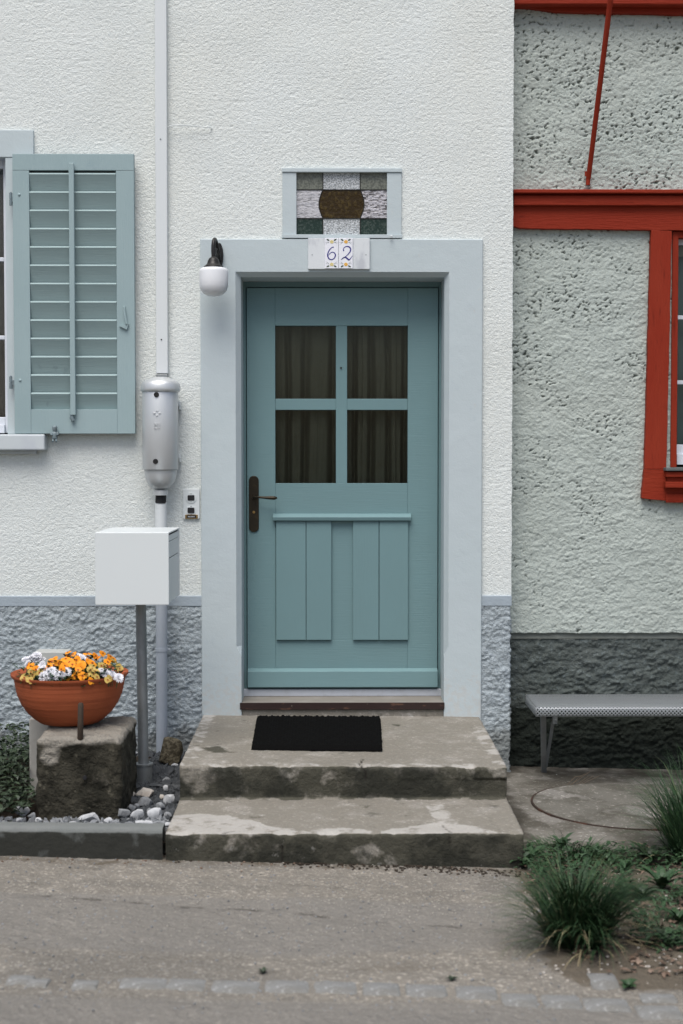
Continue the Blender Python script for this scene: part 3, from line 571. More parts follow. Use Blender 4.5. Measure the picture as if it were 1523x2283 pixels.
curtain('curtain', 'dark gathered curtain behind the left pair of teal door panes', FX(604,1000,dy), mx, mz0, mz1, dy+.095, 3.6, 'curtain_dark', amp=.034, seed=3, frill=mx-.01)
curtain('curtain', 'dark gathered curtain behind the right pair of teal door panes', mx+.004, FX(918,1000,dy), mz0, mz1, dy+.098, 4.4, 'curtain_dark', amp=.034, seed=8, frill=mx+.02)

# threshold
tz1 = FZ(1566,-.02); mb = MB(); mb.box(bl-.002,br+.002,-.022,dy+.06,FZ(1582,-.024),tz1)
th = obj('threshold', mb, 'threshold_wood', house, bevel=.003)
mb = MB(); mb.box(FX(535,1574,-.026),FX(991,1574,-.026),-.027,-.0235,FZ(1582,-.026),FZ(1566.5,-.026)); obj('riser_board', mb, 'threshold_brown', th, bevel=.001)
mb = MB(); mb.box(bl-.001,br+.001,dy-.015,dy+.02,tz1+.001,FZ(1537,dy-.015)); obj('sill_strip', mb, 'threshold_metal', th, bevel=.002)
mb = MB(); mb.box(bl+.001,br-.001,-.014,dy+.05,T1-.03,FZ(1582.5,-.02)); obj('threshold_base', mb, 'step_concrete', house, bevel=.004)

# transom window (part) with frame and leaded panes
tx0,tx1,tz0_,tz1_ = tw; y0 = -.012
mb = MB(); mb.box(tx0-.002,tx1+.002,y0-.006,.03,FZ(384,y0),FZ(375,y0)); mb.box(tx0,FX(661,450,y0),y0,.03,FZ(523,y0),FZ(384.3,y0)); mb.box(FX(863,450,y0),tx1,y0,.03,FZ(523,y0),FZ(384.3,y0)); mb.box(tx0-.003,tx1+.003,y0-.010,.03,FZ(531.5,y0),FZ(523.3,y0))
tr = obj('transom_window', mb, 'surround_paint', house, bevel=.002)
gy_ = .006
def tp(px, py): return F(px, py, gy_)
xa, xb, xc_, xd = 660, 720, 803, 864; ya, yb, yc, yd = 382, 423, 487, 525
def pane(poly, m): mb = MB(); mb.prism([tp(*p) for p in poly], gy_, gy_+.004); obj('pane', mb, m, tr)
def rect(a,b,c,d_): return [(a,d_),(b,d_),(b,c),(a,c)]
pane(rect(xa,xb,ya,yb),'pane_olive'); pane(rect(xb,xc_,ya,yb),'pane_clear'); pane(rect(xc_,xd,ya,yb),'pane_olive')
pane(rect(xa,xb,yc,yd),'pane_green'); pane(rect(xb,xc_,yc,yd),'pane_clear'); pane(rect(xc_,xd,yc,yd),'pane_green')
bulgeL = [(720-9*sin(pi*t/10), yb+(yc-yb)*t/10) for t in range(11)]; bulgeR = [(803+9*sin(pi*t/10), yb+(yc-yb)*t/10) for t in range(11)]
pane(bulgeL[::-1][:0]+bulgeL+bulgeR[::-1], 'pane_amber')
pane([(xa,yb),(xa,yc)]+bulgeL[::-1], 'pane_ribbed'); pane([(xd,yc),(xd,yb)]+bulgeR, 'pane_mottled')
mb = MB()
for py in (yb, yc): mb.box(tp(xa,py)[0],tp(xd,py)[0],gy_-.003,gy_+.005,tp(xa,py)[1]-.002,tp(xa,py)[1]+.002)
for px in (xb, xc_):
    for c, e in ((ya,yb),(yc,yd)): x, _ = tp(px,(c+e)/2); mb.box(x-.002,x+.002,gy_-.0028,gy_+.005,tp(px,e)[1],tp(px,c)[1])
for bb in (bulgeL, bulgeR): mb.tube([(tp(*p)[0],gy_-.0005,tp(*p)[1]) for p in bb], .0024, 6)
obj('lead_strips', mb, 'lead_came', tr)
mb = MB(); x,z = F(873,527,-.035); mb.tube([(x,-.03,z),(x,-.042,z-.003)],[.007,.005],10); obj('screw', mb, 'white_pvc', tr, smooth_=40)

# left window (part), sill, shutter
mb = MB(); x1_ = FX(75,318,-.015); xo = FX(31,600,-.012); xi = FX(14,600,-.012)
mb.box(-3.2,x1_,-.017,.03,FZ(352,-.015),FZ(291,-.015)); mb.box(xi,x1_,-.014,.12,FZ(968,-.014),FZ(352.4,-.014)); mb.box(-3.2,-3.14,-.014,.12,FZ(968,-.014),FZ(352.4,-.014))
wn_ = obj('window', mb, 'surround_paint', house, bevel=.003)
mb = MB(); mb.box(-3.25,FX(100,990,-.07),-.075,.1,FZ(1004,-.07),FZ(968.4,-.07)); obj('sill', mb, 'sill_paint', wn_, bevel=.008, seg=3)
mb = MB(); mb.box(-3.2,FX(80,1010,-.03),-.03,.02,FZ(1012,-.03),FZ(1003.5,-.03)); obj('sill_support', mb, 'sill_paint', wn_, bevel=.003)
sy0 = .055; g0, g1 = FX(9,600,sy0), xi+.01
mb = MB()
zt, zbm = FZ(354,sy0), FZ(930,sy0)
mb.box(g0,g1,sy0,sy0+.05,FZ(965,sy0),zt); mb.box(-3.14,g0,sy0,sy0+.05,zt-.05,zt); mb.box(-3.14,g0,sy0,sy0+.05,FZ(965,sy0),zbm); mb.box(-3.14,g0,sy0-.02,sy0,FZ(966,sy0),FZ(947,sy0)); mb.box(-2.36,-2.30,sy0,sy0+.05,zbm,zt-.05); mb.box(-3.14,-3.09,sy0,sy0+.05,zbm,zt-.05)
for py in (579,753): z = FZ(py,sy0); mb.box(-3.09,-2.36,sy0+.002,sy0+.04,z-.010,z+.010); mb.box(-2.30,g0,sy0+.002,sy0+.04,z-.010,z+.010)
obj('frame', mb, 'sash_paint', wn_, bevel=.003)
for a, b in ((-3.09,-2.36),(-2.30,g0)):
    mb = MB(); mb.box(a,b,sy0+.018,sy0+.022,zbm,zt-.05); obj('pane', mb, 'glass_clear', wn_)
curtain('curtain', 'pale curtain hanging inside the left edge window beside the grey shutter', -2.1, g0-.0, zbm, zt-.06, .17, 5, 'curtain_pale', seed=12)

sh = None
shy = -.062
mb = MB(); fz1, fz0 = FZ(344,shy), FZ(967,shy)
def sX(px): return FX(px, 650, shy)
def sZ(py): return FZ(py, shy)
mb.box(sX(30),sX(67),shy,shy+.034,fz0,sZ(381)); mb.box(sX(260),sX(300),shy,shy+.034,fz0,sZ(381)); mb.box(sX(30),sX(300),shy-.0008,shy+.034,sZ(380.8),fz1); mb.box(sX(67),sX(260),shy+.0008,shy+.034,fz0,sZ(913))
sh = obj('shutter', mb, 'shutter_paint', house, bevel=.002); sh['label'] = 'open grey-blue louvred shutter folded back against the wall'
mb = MB(); tops = [386]+[427+40.75*i for i in range(12)]
x0, x1 = sX(67.5), sX(259.5)
for i, t in enumerate(tops):
    b = tops[i+1]+3 if i < 12 else 912.5
    zt_, zb_ = sZ(t), sZ(b); yt, yb_ = shy-.001, shy+.024; th_ = .008; nn = []
    # slanted board, rounded nose on top and front
    prof = [(yb_,zb_),(yt+.002,zt_-.011),(yt,zt_-.008),(yt+.0015,zt_-.0035),(yt+.006,zt_),(yt+.013,zt_+.001),(yt+.016,zt_-.004),(yb_+th_,zb_)]
    k = len(prof); vs = [(x0,p[0],p[1]) for p in prof]+[(x1,p[0],p[1]) for p in prof]
    mb.add(vs, [tuple(range(k-1,-1,-1)), tuple(range(k,2*k))]+[(j,(j+1)%k,(j+1)%k+k,j+k) for j in range(k)])
o = obj('slats', mb, 'slat_paint', sh, smooth_=35)
mb = MB(); mb.box(x0-.005,x1+.005,shy+.0345,shy+.04,sZ(915),sZ(378)); obj('backing', mb, 'shutter_iron', sh)
mb = MB(); rx0, rx1 = FX(155,650,shy-.02), FX(167,650,shy-.02); mb.box(rx0,rx1,shy-.024,shy-.010,FZ(926,shy-.02),FZ(364,shy-.02)); obj('control_rod', mb, 'shutter_paint', sh, bevel=.004, seg=3)
mb = MB(); x,z = F(163,936,shy-.012); mb.tube([(x-.004,shy-.012,z+.03),(x-.006,shy-.012,z+.01),(x+.001,shy-.012,z-.006)],[.008,.010,.009],10); mb.disc(x,shy-.018,z,.005,.006,12); obj('rod_hook', mb, 'shutter_iron', sh, smooth_=40)
for py in (444, 853):
    x, z = F(24,py,shy+.01); mb = MB(); mb.tube([(x,shy+.012,z-.030),(x,shy+.012,z-.002)],.0075,12); mb.tube([(x,shy+.012,z+.001),(x,shy+.012,z+.030)],.0075,12); mb.tube([(x,shy+.012,z+.030),(x,shy+.012,z+.034)],.004,8)
    mb.box(x,x+.02,shy+.009,shy+.013,z-.012,z+.012); mb.box(x-.004,x+.004,shy+.013,-.012,z-.01,z+.01); obj('hinge', mb, 'shutter_iron', sh, smooth_=40)
for px, py in ((43,434),(45,848)): x,z = F(px,py,shy); obj('bolt', MB().tube([(x,shy,z),(x,shy-.004,z)],[.008,.005],12), 'shutter_paint', sh, smooth_=60)
mb = MB(); a = F(277,684,shy-.008); b = F(283,728,shy-.008); mb.tube([(a[0],shy-.001,a[1]),(a[0],shy-.008,a[1]),(a[0]+.004,shy-.012,a[1]-.04),(b[0]-.001,shy-.012,b[1]+.012)],[.005,.005,.005,.006],8)
P4 = [F(266,727,shy-.008),F(283,735,shy-.008),F(287,722,shy-.008),F(284,716,shy-.008),F(278,724,shy-.008)]; mb.prism(P4, shy-.012, shy-.001); obj('latch', mb, 'shutter_paint', sh, smooth_=40)

# little shutter holder in the shape of a small man
sx_, sz_ = F(122,965,-.075); t = thing('shutter_holder', 'small figure shaped iron shutter holder below the shutter', 'shutter holder', (sx_, 0, sz_-.03))
mb = MB(); mb.tube([(sx_,.01,sz_-.012),(sx_,-.07,sz_-.012)],.0045,8); obj('pin', mb, 'shutter_iron', t)
mb = MB(); mb.lathe([(.002,.048),(.010,.046),(.013,.040),(.0115,.034),(.0115,.026),(.008,.021),(.007,.018),(.013,.014),(.016,.006),(.013,-.006),(.014,-.012),(.012,-.016)][::-1],(sx_,-.075,sz_-.012),14,1,.8)
for s in (-1,1): mb.tube([(sx_+s*.006,-.075,sz_-.028),(sx_+s*.008,-.077,sz_-.040),(sx_+s*.009,-.083,sz_-.043)],[.006,.006,.005],8)
for s in (-1,1): mb.tube([(sx_+s*.013,-.075,sz_+.003),(sx_+s*.017,-.08,sz_-.008),(sx_+s*.010,-.088,sz_-.012)],[.005,.0045,.004],8)
obj('figure', mb, 'shutter_iron', t, smooth_=60)

# ------------------------------------------------------------------ cable duct, cable box, lower pipe
yd_ = -.03
def tp_x(px, py): return FX(px, py, yd_)
t = thing('cable_duct', 'long white square cable duct running up the wall above the aluminium cable box', 'cable duct', (tp_x(361,830),0,FZ(833,yd_)))
mb = MB(); z0, z1 = FZ(833,yd_), 4.6; xa_, xb_ = tp_x(348,833), tp_x(374.5,833); ta, tb = tp_x(345,0), tp_x(371.5,0)
mb.add([(xa_,yd_,z0),(xb_,yd_,z0),(xb_,.0,z0),(xa_,.0,z0),(ta,yd_,z1),(tb,yd_,z1),(tb,.0,z1),(ta,.0,z1)],[(0,3,2,1),(4,5,6,7),(0,1,5,4),(1,2,6,5),(2,3,7,6),(3,0,4,7)])
obj('duct', mb, 'white_pvc', t, bevel=.004, seg=3)
for px,py in ((358,310),(360,757)): x,z = F(px,py,yd_); mb = MB(); mb.tube([(x,yd_+.001,z),(x,yd_-.003,z)],[.004,.003],10); obj('screw', mb, 'dark_iron' if py > 700 else 'galvanised', t)
mb = MB(); x = tp_x(361,840); mb.box(x-.028,x+.028,-.030,0,FZ(846,yd_),FZ(834.5,yd_)); obj('end_clip', mb, 'galvanised', t, bevel=.002)
cx_, cy_ = FX(357.5,960,-.1), -.10; 
t = thing('cable_box', 'aluminium domed cable end box with two dark screws on the white wall', 'cable box', (cx_,cy_,FZ(1104,cy_)))
def cz(py): return FZ(py, cy_)
zb0 = cz(1047)
def wid(px0, px1, py): return (FX(px1,py,cy_)-FX(px0,py,cy_))/2
r_ = wid(317,397,960); rc = wid(314,402,865)
mb = MB(); mb.lathe([(r_*.985,cz(1047)),(r_,cz(1046)),(r_,cz(876)),(r_*.97,cz(873.5)),(r_*.9,cz(873))],(cx_,cy_,0),48,1,.92); body = obj('body', mb, 'alu_paint', t, smooth_=40)
mb = MB(); mb.lathe([(rc*.93,cz(874.5)),(rc*.995,cz(872)),(rc,cz(868)),(rc*.98,cz(858)),(rc*.90,cz(852)),(rc*.72,cz(847)),(rc*.5,cz(844.5)),(rc*.45,cz(842)),(rc*.40,cz(841.5))],(cx_+.003,cy_,0),48,1,.94); obj('lid', mb, 'alu_paint', t, smooth_=50)
rb = wid(322,394,1050)
mb = MB(); pr_ = [(rb*.97,cz(1047.5))]+[(rb*(cos(a)**.75 if cos(a)>0 else 0)+.0, cz(1048+44*sin(a))) for a in [i*pi/2/12*.93 for i in range(13)]]+[(.036,cz(1093)),(.036,cz(1104))]
mb.lathe(pr_[::-1],(cx_,cy_+.004,0),48,1,.92); obj('lower_cup', mb, 'alu_paint', t, smooth_=40)
for py, px in ((880,349),(1029,347)):
    x = FX(px,py,cy_-r_*.9); mb = MB(); z = FZ(py,cy_-r_*.9); ys_ = cy_-.92*math.sqrt(max(r_*r_-(x-cx_)**2,0)); mb.tube([(x,ys_+.004,z),(x,ys_-.004,z)],[.013,.0125],18); s_ = obj('screw', mb, 'dark_iron', t, smooth_=40)
# embossed cross and emblem on the front of the box
yf = cy_-r_*.92-.0012
mb = MB(); exx, ez = F(350,921,yf)
for dx, dz in ((0,.011),(0,-.011),(.013,0),(-.013,0)): mb.rrect(exx+dx-.006,exx+dx+.006,ez+dz-.0035,ez+dz+.0035,yf-.0015,yf+.01,.0025)
obj('embossed_cross', mb, 'alu_paint', t, bevel=.0006); mb = MB(); ex2, ez2 = F(350,949,yf); w2, h2 = .014, .012
mb.rrect(ex2-w2,ex2+w2,ez2+h2-.003,ez2+h2,yf-.0015,yf+.01,.001); mb.rrect(ex2-w2,ex2+w2,ez2-h2-.002,ez2-h2+.001,yf-.0015,yf+.01,.001)
for dx in (-w2,-.001,w2-.003): mb.box(ex2+dx,ex2+dx+.003,yf-.0015,yf+.01,ez2-h2,ez2+h2)
mb.box(ex2-w2,ex2+w2,yf-.0013,yf+.01,ez2+.001,ez2+.004)
for dx in (-.007,.007): mb.rrect(ex2+dx-.002,ex2+dx+.002,ez2-.008,ez2-.004,yf-.0013,yf+.01,.0015)
obj('embossed_emblem', mb, 'alu_paint', t, bevel=.0006)
for py in (905, 1022):
    x,z = F(396,py,-.05); mb = MB(); mb.box(x-.012,x+.014,-.055,.0,z+.000,z+.022); mb.box(x+.008,x+.0139,-.055,.0,z-.018,z-.0005); obj('bracket', mb, 'white_enamel', t, bevel=.002)
mb = MB(); mb.box(cx_-.03,cx_+.03,cy_,.0,cz(1040),cz(1000)); obj('wall_mount', mb, 'galvanised', t)
px_ = FX(358.5,1120,-.08)
t = thing('service_pipe', 'pale vertical cable pipe descending behind the letter box to the gravel bed', 'pipe', (px_,-.07,.06))
pr = (FX(372,1300,-.07)-FX(346,1300,-.07))/2
xb2 = FX(360.5,1600,-.07)
mb = MB(); mb.tube([(px_,-.08,cz(1120)),(px_+.001,-.08,FZ(1340,-.07))],pr,24); obj('upper_pipe', mb, 'white_pvc', t, smooth_=40)
mb = MB(); mb.tube([(px_+.001,-.078,FZ(1340,-.07)),(xb2,-.07,.03)],pr*.97,24); obj('lower_pipe', mb, 'grey_pipe', t, smooth_=40)
mb = MB(); mb.tube([(cx_,-.085,cz(1103.5)),(px_,-.085,cz(1122))],pr*.93,24); obj('black_sleeve', mb, 'black_rubber', t, smooth_=40)
mb = MB(); z = FZ(1448,-.08); xx = FX(360,1448,-.08); mb.tube([(xx,-.073,z-.008),(xx,-.073,z+.008)],pr*1.12,24); mb.tube([(xx,-.07,z),(xx,.0,z)],.006,8); mb.tube([(xx+pr,-.073,z),(xx+pr+.012,-.073,z)],.005,8); obj('pipe_clamp', mb, 'grey_pipe', t, smooth_=40)

# loose wire hooked on the wall beside the duct
mb = MB(); pts = [F(px,py,y) for px,py,y in ()]
W = [(374,284,-.02),(381,280,-.03),(392,279,-.035),(420,280,-.03),(450,282.5,-.025),(466,284,-.02),(472,286,-.004)]
Pw = [(F(a,b,c)[0],c,F(a,b,c)[1]) for a,b,c in W]; o = obj('wire', MB().tube(smooth(Pw,5), .0022, 6), 'white_enamel', base=Pw[0], smooth_=60); tag(o, 'thin white bent wire sticking out beside the white cable duct', 'wire')

# ------------------------------------------------------------------ doorbell plate
bx0,bx1,bz0,bz1 = FX(408,1120,-.012),FX(445,1120,-.012),FZ(1157,-.012),FZ(1090,-.012)
t = thing('doorbell_panel', 'white doorbell panel with two black buttons left of the door surround', 'doorbell', ((bx0+bx1)/2,0,bz0))
obj('plate', MB().rrect(bx0,bx1,bz0,bz1,-.012,.005,.008), 'white_enamel', t, bevel=.002)
for k, py in enumerate((1110,1138)):
    x,z = F(426,py,-.016); mb = MB()
    if k == 0: mb.disc(x,-.012,z,.027,.003,28)
    else: mb.rrect(x-.023,x+.023,z-.020,z+.020,-.0145,-.012,.006)
    obj('button_surround', mb, 'white_enamel', t, bevel=.001)
    obj('button', MB().rrect(x-.017,x+.017,z-.0135,z+.0135,-.018,-.012,.005), 'black_rubber', t, bevel=.0012)
    [obj('screw', MB().disc(x,-.0148,z+s*.0195,.002,.001,8), 'dark_iron', t) for s in (-1,1)]
x0,x1 = FX(413,1151,-.014),FX(441,1151,-.014); z0,z1 = FZ(1156.5,-.014),FZ(1147.5,-.014)
npl = obj('name_plate', MB().box(x0,x1,-.0152,-.012,z0,z1), 'brass', t, bevel=.0005)
mb = MB().box(x0+.008,x1-.008,-.0160,-.0152,z0+.004,z1-.002); obj('name_strip', mb, 'black_rubber', npl)
mb = MB(); [mb.box(x0+.014+i*.007,x0+.018+i*.007,-.0164,-.0160,z0+.008,z0+.0125) for i in range(5)]; obj('name_lettering', mb, 'white_enamel', npl)

# ------------------------------------------------------------------ wall lamp
ly = -.16; lx, lz = F(476.5,628,ly); rg = (FX(509,628,ly)-FX(444,628,ly))/2
t = thing('wall_lamp', 'small wall lamp with white opal globe on a dark curved bracket by the door', 'lamp', (FX(489,570,-.02),-.02,FZ(597,-.02)))
ztop = FZ(598,ly); zbot = FZ(661,ly); H = ztop-zbot
mb = MB(); mb.lathe([(.012,0),(rg*.45,.003),(rg*.72,.014),(rg*.9,.028),(rg*.985,.050),(rg,.072),(rg,H-.018),(rg*.97,H-.007),(rg*.88,H-.001),(rg*.6,H)],(lx,ly,zbot),40); obj('globe', mb, 'opal_glass', t, smooth_=60)
mb = MB(); rc_ = rg*.66; zc_ = ztop
mb.lathe([(rc_,0),(rc_*1.02,.006),(rc_*.98,.010),(rc_*.82,.014),(rc_*.66,.022),(rc_*.58,.036),(rc_*.48,.046),(rc_*.3,.052),(rc_*.22,.056)],(lx-.001,ly,zc_-.001),28); obj('lamp_cap', mb, 'dark_iron', t, smooth_=50)
px0 = FX(489,565,-.03)
mb = MB(); 
Pa = [(lx,ly,zc_+.05),(lx-.002,ly+.002,zc_+.09),(lx,ly+.010,zc_+.125),(lx+.003,ly+.035,zc_+.142),(lx+.008,ly+.065,zc_+.13),(px0-.002,ly+.09,zc_+.09),(px0,-.045,zc_+.06),(px0,-.02,zc_+.05)]
mb.tube(smooth(Pa,6), [.010]*43, 12); obj('arm', mb, 'dark_iron', t, smooth_=60)
Pb = [(lx+.001,ly+.01,zc_+.055),(lx+.006,ly+.035,zc_+.085),(lx+.008,ly+.06,zc_+.10),(px0,ly+.085,zc_+.075)]
mb = MB(); mb.tube(smooth(Pb,5), .006, 8); obj('scroll', mb, 'dark_iron', t, smooth_=60)
mb = MB(); zc2 = FZ(570,-.03); mb.prism([(px0+.020*cos(2*pi*i/28), zc2+.062*sin(2*pi*i/28)) for i in range(28)], -.040, -.02); obj('wall_plate', mb, 'dark_iron', t, bevel=.004, smooth_=40)

# ------------------------------------------------------------------ house number
ny = -.034
bx0,bx1,bz0,bz1 = FX(687,565,ny),FX(824.5,565,ny),FZ(600,ny),FZ(531,ny)
t = thing('house_number_sign', 'house number 62 on two painted tiles over the door', 'number sign', ((bx0+bx1)/2,-.02,bz0))
obj('board', MB().box(bx0,bx1,ny,-.0205,bz0,bz1), 'number_board', t, bevel=.002)
[obj('screw', MB().disc(F(px,py,ny)[0],ny,F(px,py,ny)[1],.0025,.0015,10), 'galvanised', t) for px,py in ((696,568),(816,568))]
ty = ny-.007
def cp(cx, cy): return F(620+cx*.1904, 360+cy*.1904, ty-.0006)
for k,(a,b) in enumerate(((548,706),(712,874))):
    x0,z1 = cp(a,896); x1,z0 = cp(b,1252)
    tl = obj('number_tile', MB().box(x0,x1,ty,ny,z0,z1), 'tile_white', t, bevel=.0012); tl['label'] = 'tile with a blue 6' if k == 0 else 'tile with a blue 2'
    mb = MB()
    if k == 0: mb.ribbon([cp(*p) for p in ((652,1003),(632,1006),(605,1032),(586,1070),(582,1105),(596,1137),(628,1149),(658,1132),(672,1098),(660,1070),(632,1062),(606,1078),(592,1100))], [w*1.5 for w in (.0035,.0025,.003,.0035,.0045,.004,.003,.0032,.004,.003,.0024,.002,.001)], ty-.0008, ty)
    else: mb.ribbon([cp(*p) for p in ((770,1048),(764,1030),(775,1008),(802,994),(835,1002),(850,1030),(838,1065),(800,1105),(760,1135),(738,1150),(765,1128),(790,1122),(812,1138),(832,1152),(850,1132),(872,1104))], [w*1.4 for w in (.0045,.0028,.0024,.003,.0045,.0048,.0038,.0024,.0016,.0014,.003,.005,.0055,.0045,.0024,.0014)], ty-.0008, ty)
    obj('digit', mb, 'ink_blue', tl)
    c = (a+b)/2
    for zc3, sgn in ((940,1),(1205,-1)):
        mb = MB(); fx_, fz_ = cp(c+2,zc3)
        for i in range(5): a_ = 2*pi*i/5+.3; mb.disc(fx_+.0058*cos(a_),ty,fz_+.0050*sin(a_),.0042,.0006+.0001*i,10)
        obj('painted_flower', mb, 'deco_yellow' if k == 0 else 'deco_orange', tl)
        mb = MB()
        for s in (-1,1):
            lx_, lz_ = cp(c+s*42, zc3-sgn*22); mb.prism([(lx_+.0072*cos(q*pi/5)*1, lz_+.0042*sin(q*pi/5)+s*.0028*cos(q*pi/5)*sgn) for q in range(10)], ty-.0005, ty)
            a0, b0 = cp(c+s*30,zc3+sgn*6), cp(c+s*66,zc3+sgn*30); mb.ribbon([a0,((a0[0]+b0[0])/2,(a0[1]+b0[1])/2+.002),b0],[.0006,.0009,.0005],ty-.0005,ty)
            a0, b0 = cp(c+s*30,zc3+sgn*4), cp(c+s*70,zc3+sgn*8); mb.ribbon([a0,((a0[0]+b0[0])/2,(a0[1]+b0[1])/2+.001),b0],[.0006,.0009,.0005],ty-.0005,ty)
        obj('painted_leaves', mb, 'deco_green', tl)

# ------------------------------------------------------------------ letter box on its post
my0, my1 = -.93, -.50
x0,x1,z0,z1 = FX(212,1268,my0),FX(376.5,1268,my0),FZ(1348.5,my0),FZ(1187,my0)
pxm = FX(315,1500,-.70)
bzm = .07
t = thing('letter_box', 'white box letter box on a grey steel post beside the steps', 'letter box', (FX(322,1750,-.70),-.70,bzm))
mb = MB(); mb.box(x0,x1,my0,my0+.012,z0,z1); mb.box(x0,x0+.008,my0+.012,my1,z0,z1); mb.box(x0+.008,x1,my0+.012,my1+.012,z1-.007,z1+.0005); mb.box(x0+.008,x1-.006,my0+.012,my1,z0+.002,z0+.008); mb.box(x0+.008,x1,my1,my1+.010,z0,z1-.0075); mb.box(x1-.008,x1,my1-.035,my1,z0,z1-.0075)
obj('casing', mb, 'white_enamel', t, bevel=.0025)
sd1 = z1-.030; sd2 = z1-.095
for nm, a, b in (('side_panel', z1-.040, z1-.014), ('mail_flap', z1-.112, z1-.0425), ('parcel_door', z0+.004, z1-.1155)):
    mb = MB(); mb.box(x1-.007,x1-.002,my0+.013,my1-.037,a,b); obj(nm, mb, 'white_enamel', t, bevel=.0012)
xt, xb_p = FX(314,1352,-.70), FX(321,1740,-.70); rp = .0235
mb = MB(); mb.tube([(xb_p,-.70,.05),(xt,-.70,z0+.004)], rp, 28); obj('post', mb, 'galvanised', t, smooth_=40)
mb = MB(); mb.tube([(xb_p+.001,-.70,.03),(xb_p,-.70,.165)], .038, 28); mb.tube([(xb_p,-.70,.163),(xb_p,-.70,.170)], .0415, 28); obj('socket', mb, 'galvanised', t, smooth_=40)
mb = MB(); mb.box(xt-.05,xt+.05,-.76,-.64,z0-.006,z0+.001); obj('mount_plate', mb, 'galvanised', t, bevel=.001)

# ------------------------------------------------------------------ stone block, slab, bowl
by0, by1 = -1.33, -.88
def noisy_block(x0,x1,y0,y1,z0,z1,n,amp,seed,rnd=.03):
    fs = []; V = []
    c = np.array([(x0+x1)/2,(y0+y1)/2,(z0+z1)/2]); h = np.array([(x1-x0)/2,(y1-y0)/2,(z1-z0)/2])
    idx = {}; vs = []; faces = []
    for ax in range(3):
        for s in (-1,1):
            u, v = [(1,2),(2,0),(0,1)][ax]
            ids = {}
            for i in range(n+1):
                for j in range(n+1):
                    p = [0,0,0]; p[ax] = s; p[u] = -1+2*i/n; p[v] = -1+2*j/n
                    k = tuple(round(q,4) for q in p)
                    if k not in idx: idx[k] = len(vs); vs.append(k)
                    ids[i,j] = idx[k]
            for i in range(n):
                for j in range(n):
                    f = (ids[i,j],ids[i+1,j],ids[i+1,j+1],ids[i,j+1]); faces.append(f if s > 0 else f[::-1])
    A = np.array(vs); Pn = A*h
    core = np.clip(Pn, -(h-rnd), h-rnd); d = Pn-core; L = np.linalg.norm(d,axis=1,keepdims=True)+1e-9; Pn = core+d/L*np.minimum(L,rnd)
    nn = d/L; nz = fbm(Pn[:,0]*9+Pn[:,1]*7, Pn[:,2]*9+Pn[:,1]*5, seed,5)+.5*fbm(Pn[:,0]*25+Pn[:,1]*20, Pn[:,2]*25, seed+5,3)
    Pn = Pn+nn*(nz*amp)[:,None]+c
    m = MB(); m.v = [tuple(p) for p in Pn]; m.f = faces; return m
X0,X1 = FX(80,1740,by0),FX(271,1740,by0)
t = thing('stone_block', 'mossy dark rough stone block carrying the terracotta flower bowl', 'stone block', ((X0+X1)/2,(by0+by1)/2,.05))
m_ = noisy_block(X0,X1,by0,by1,.03,.413,44,.014,5,.022)
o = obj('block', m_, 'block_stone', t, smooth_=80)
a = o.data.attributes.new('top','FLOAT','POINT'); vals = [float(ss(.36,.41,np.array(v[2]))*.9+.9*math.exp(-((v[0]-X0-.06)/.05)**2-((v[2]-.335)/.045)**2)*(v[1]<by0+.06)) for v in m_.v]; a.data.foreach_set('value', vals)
bx, bz_ = F(179,1568,by0-.006); bx2, bz2 = F(177,1645,by0-.012)
mb = MB(); mb.tube([(bx2,by0+.012,bz2-.01),(bx2+.001,by0+.004,.41),(bx,by0+.006,bz_-.006),(bx,by0+.006,bz_)],[.013,.012,.0115,.007],10); obj('iron_bar', mb, 'rusty_iron', t, smooth_=50)
hx_, hz_ = F(190,1733,by0); mb = MB(); mb.tube([(hx_,by0+.01,hz_),(hx_,by0-.012,hz_)],[.009,.008],10); obj('bolt_hole', mb, 'black_rubber', t, smooth_=50)
xs0 = FX(65,1660,-.86); o = obj('stone_slab', MB().box(xs0,xs0+.16,-.86,-.80,.03,.40), 'pale_slab', base=(xs0+.08,-.83,.03), bevel=.006); tag(o, 'pale upright slab standing behind the mossy stone block', 'slab')

rim_z = .620; bcx, bcy = FX(156,1512,-1.03), -1.03; br_ = .246
t = thing('flower_bowl', 'terracotta flower bowl standing on the mossy stone block', 'flower pot', (bcx,bcy,.405))
zb_ = .421; Hh = rim_z-zb_
outer = [(.10,0),(.125,.001),(.150,.018),(.180,.048),(.205,.085),(.221,.125),(.229,.165),(.232,.188),(.240,.194),(.246,.202),(.246,.210),(.240,Hh+.001),(.230,Hh)]
inner = [(.222,Hh-.010),(.215,.150),(.19,.10)]
pr2 = []
for i,(r,z) in enumerate(outer): pr2.append((r+(.0012*sin(z*260) if 2 < i < 8 else 0), z))
# dense profile for throwing rings
dense = []
for (r0,z0_),(r1,z1_) in zip(outer[:8],outer[1:8]):
    for q in range(6): tt = q/6; zz_ = z0_+(z1_-z0_)*tt; dense.append((r0+(r1-r0)*tt+.0007*sin(zz_*330), zz_))
mb = MB(); mb.lathe(dense+outer[7:]+inner,(bcx,bcy,zb_),72); obj('bowl', mb, 'terracotta', t, smooth_=60)
mb = MB(); mb.lathe([(.001,.015),(.1,.012),(.214,0)][::-1],(bcx,bcy,rim_z-.035),40); obj('soil', mb, 'soil', t, smooth_=60)

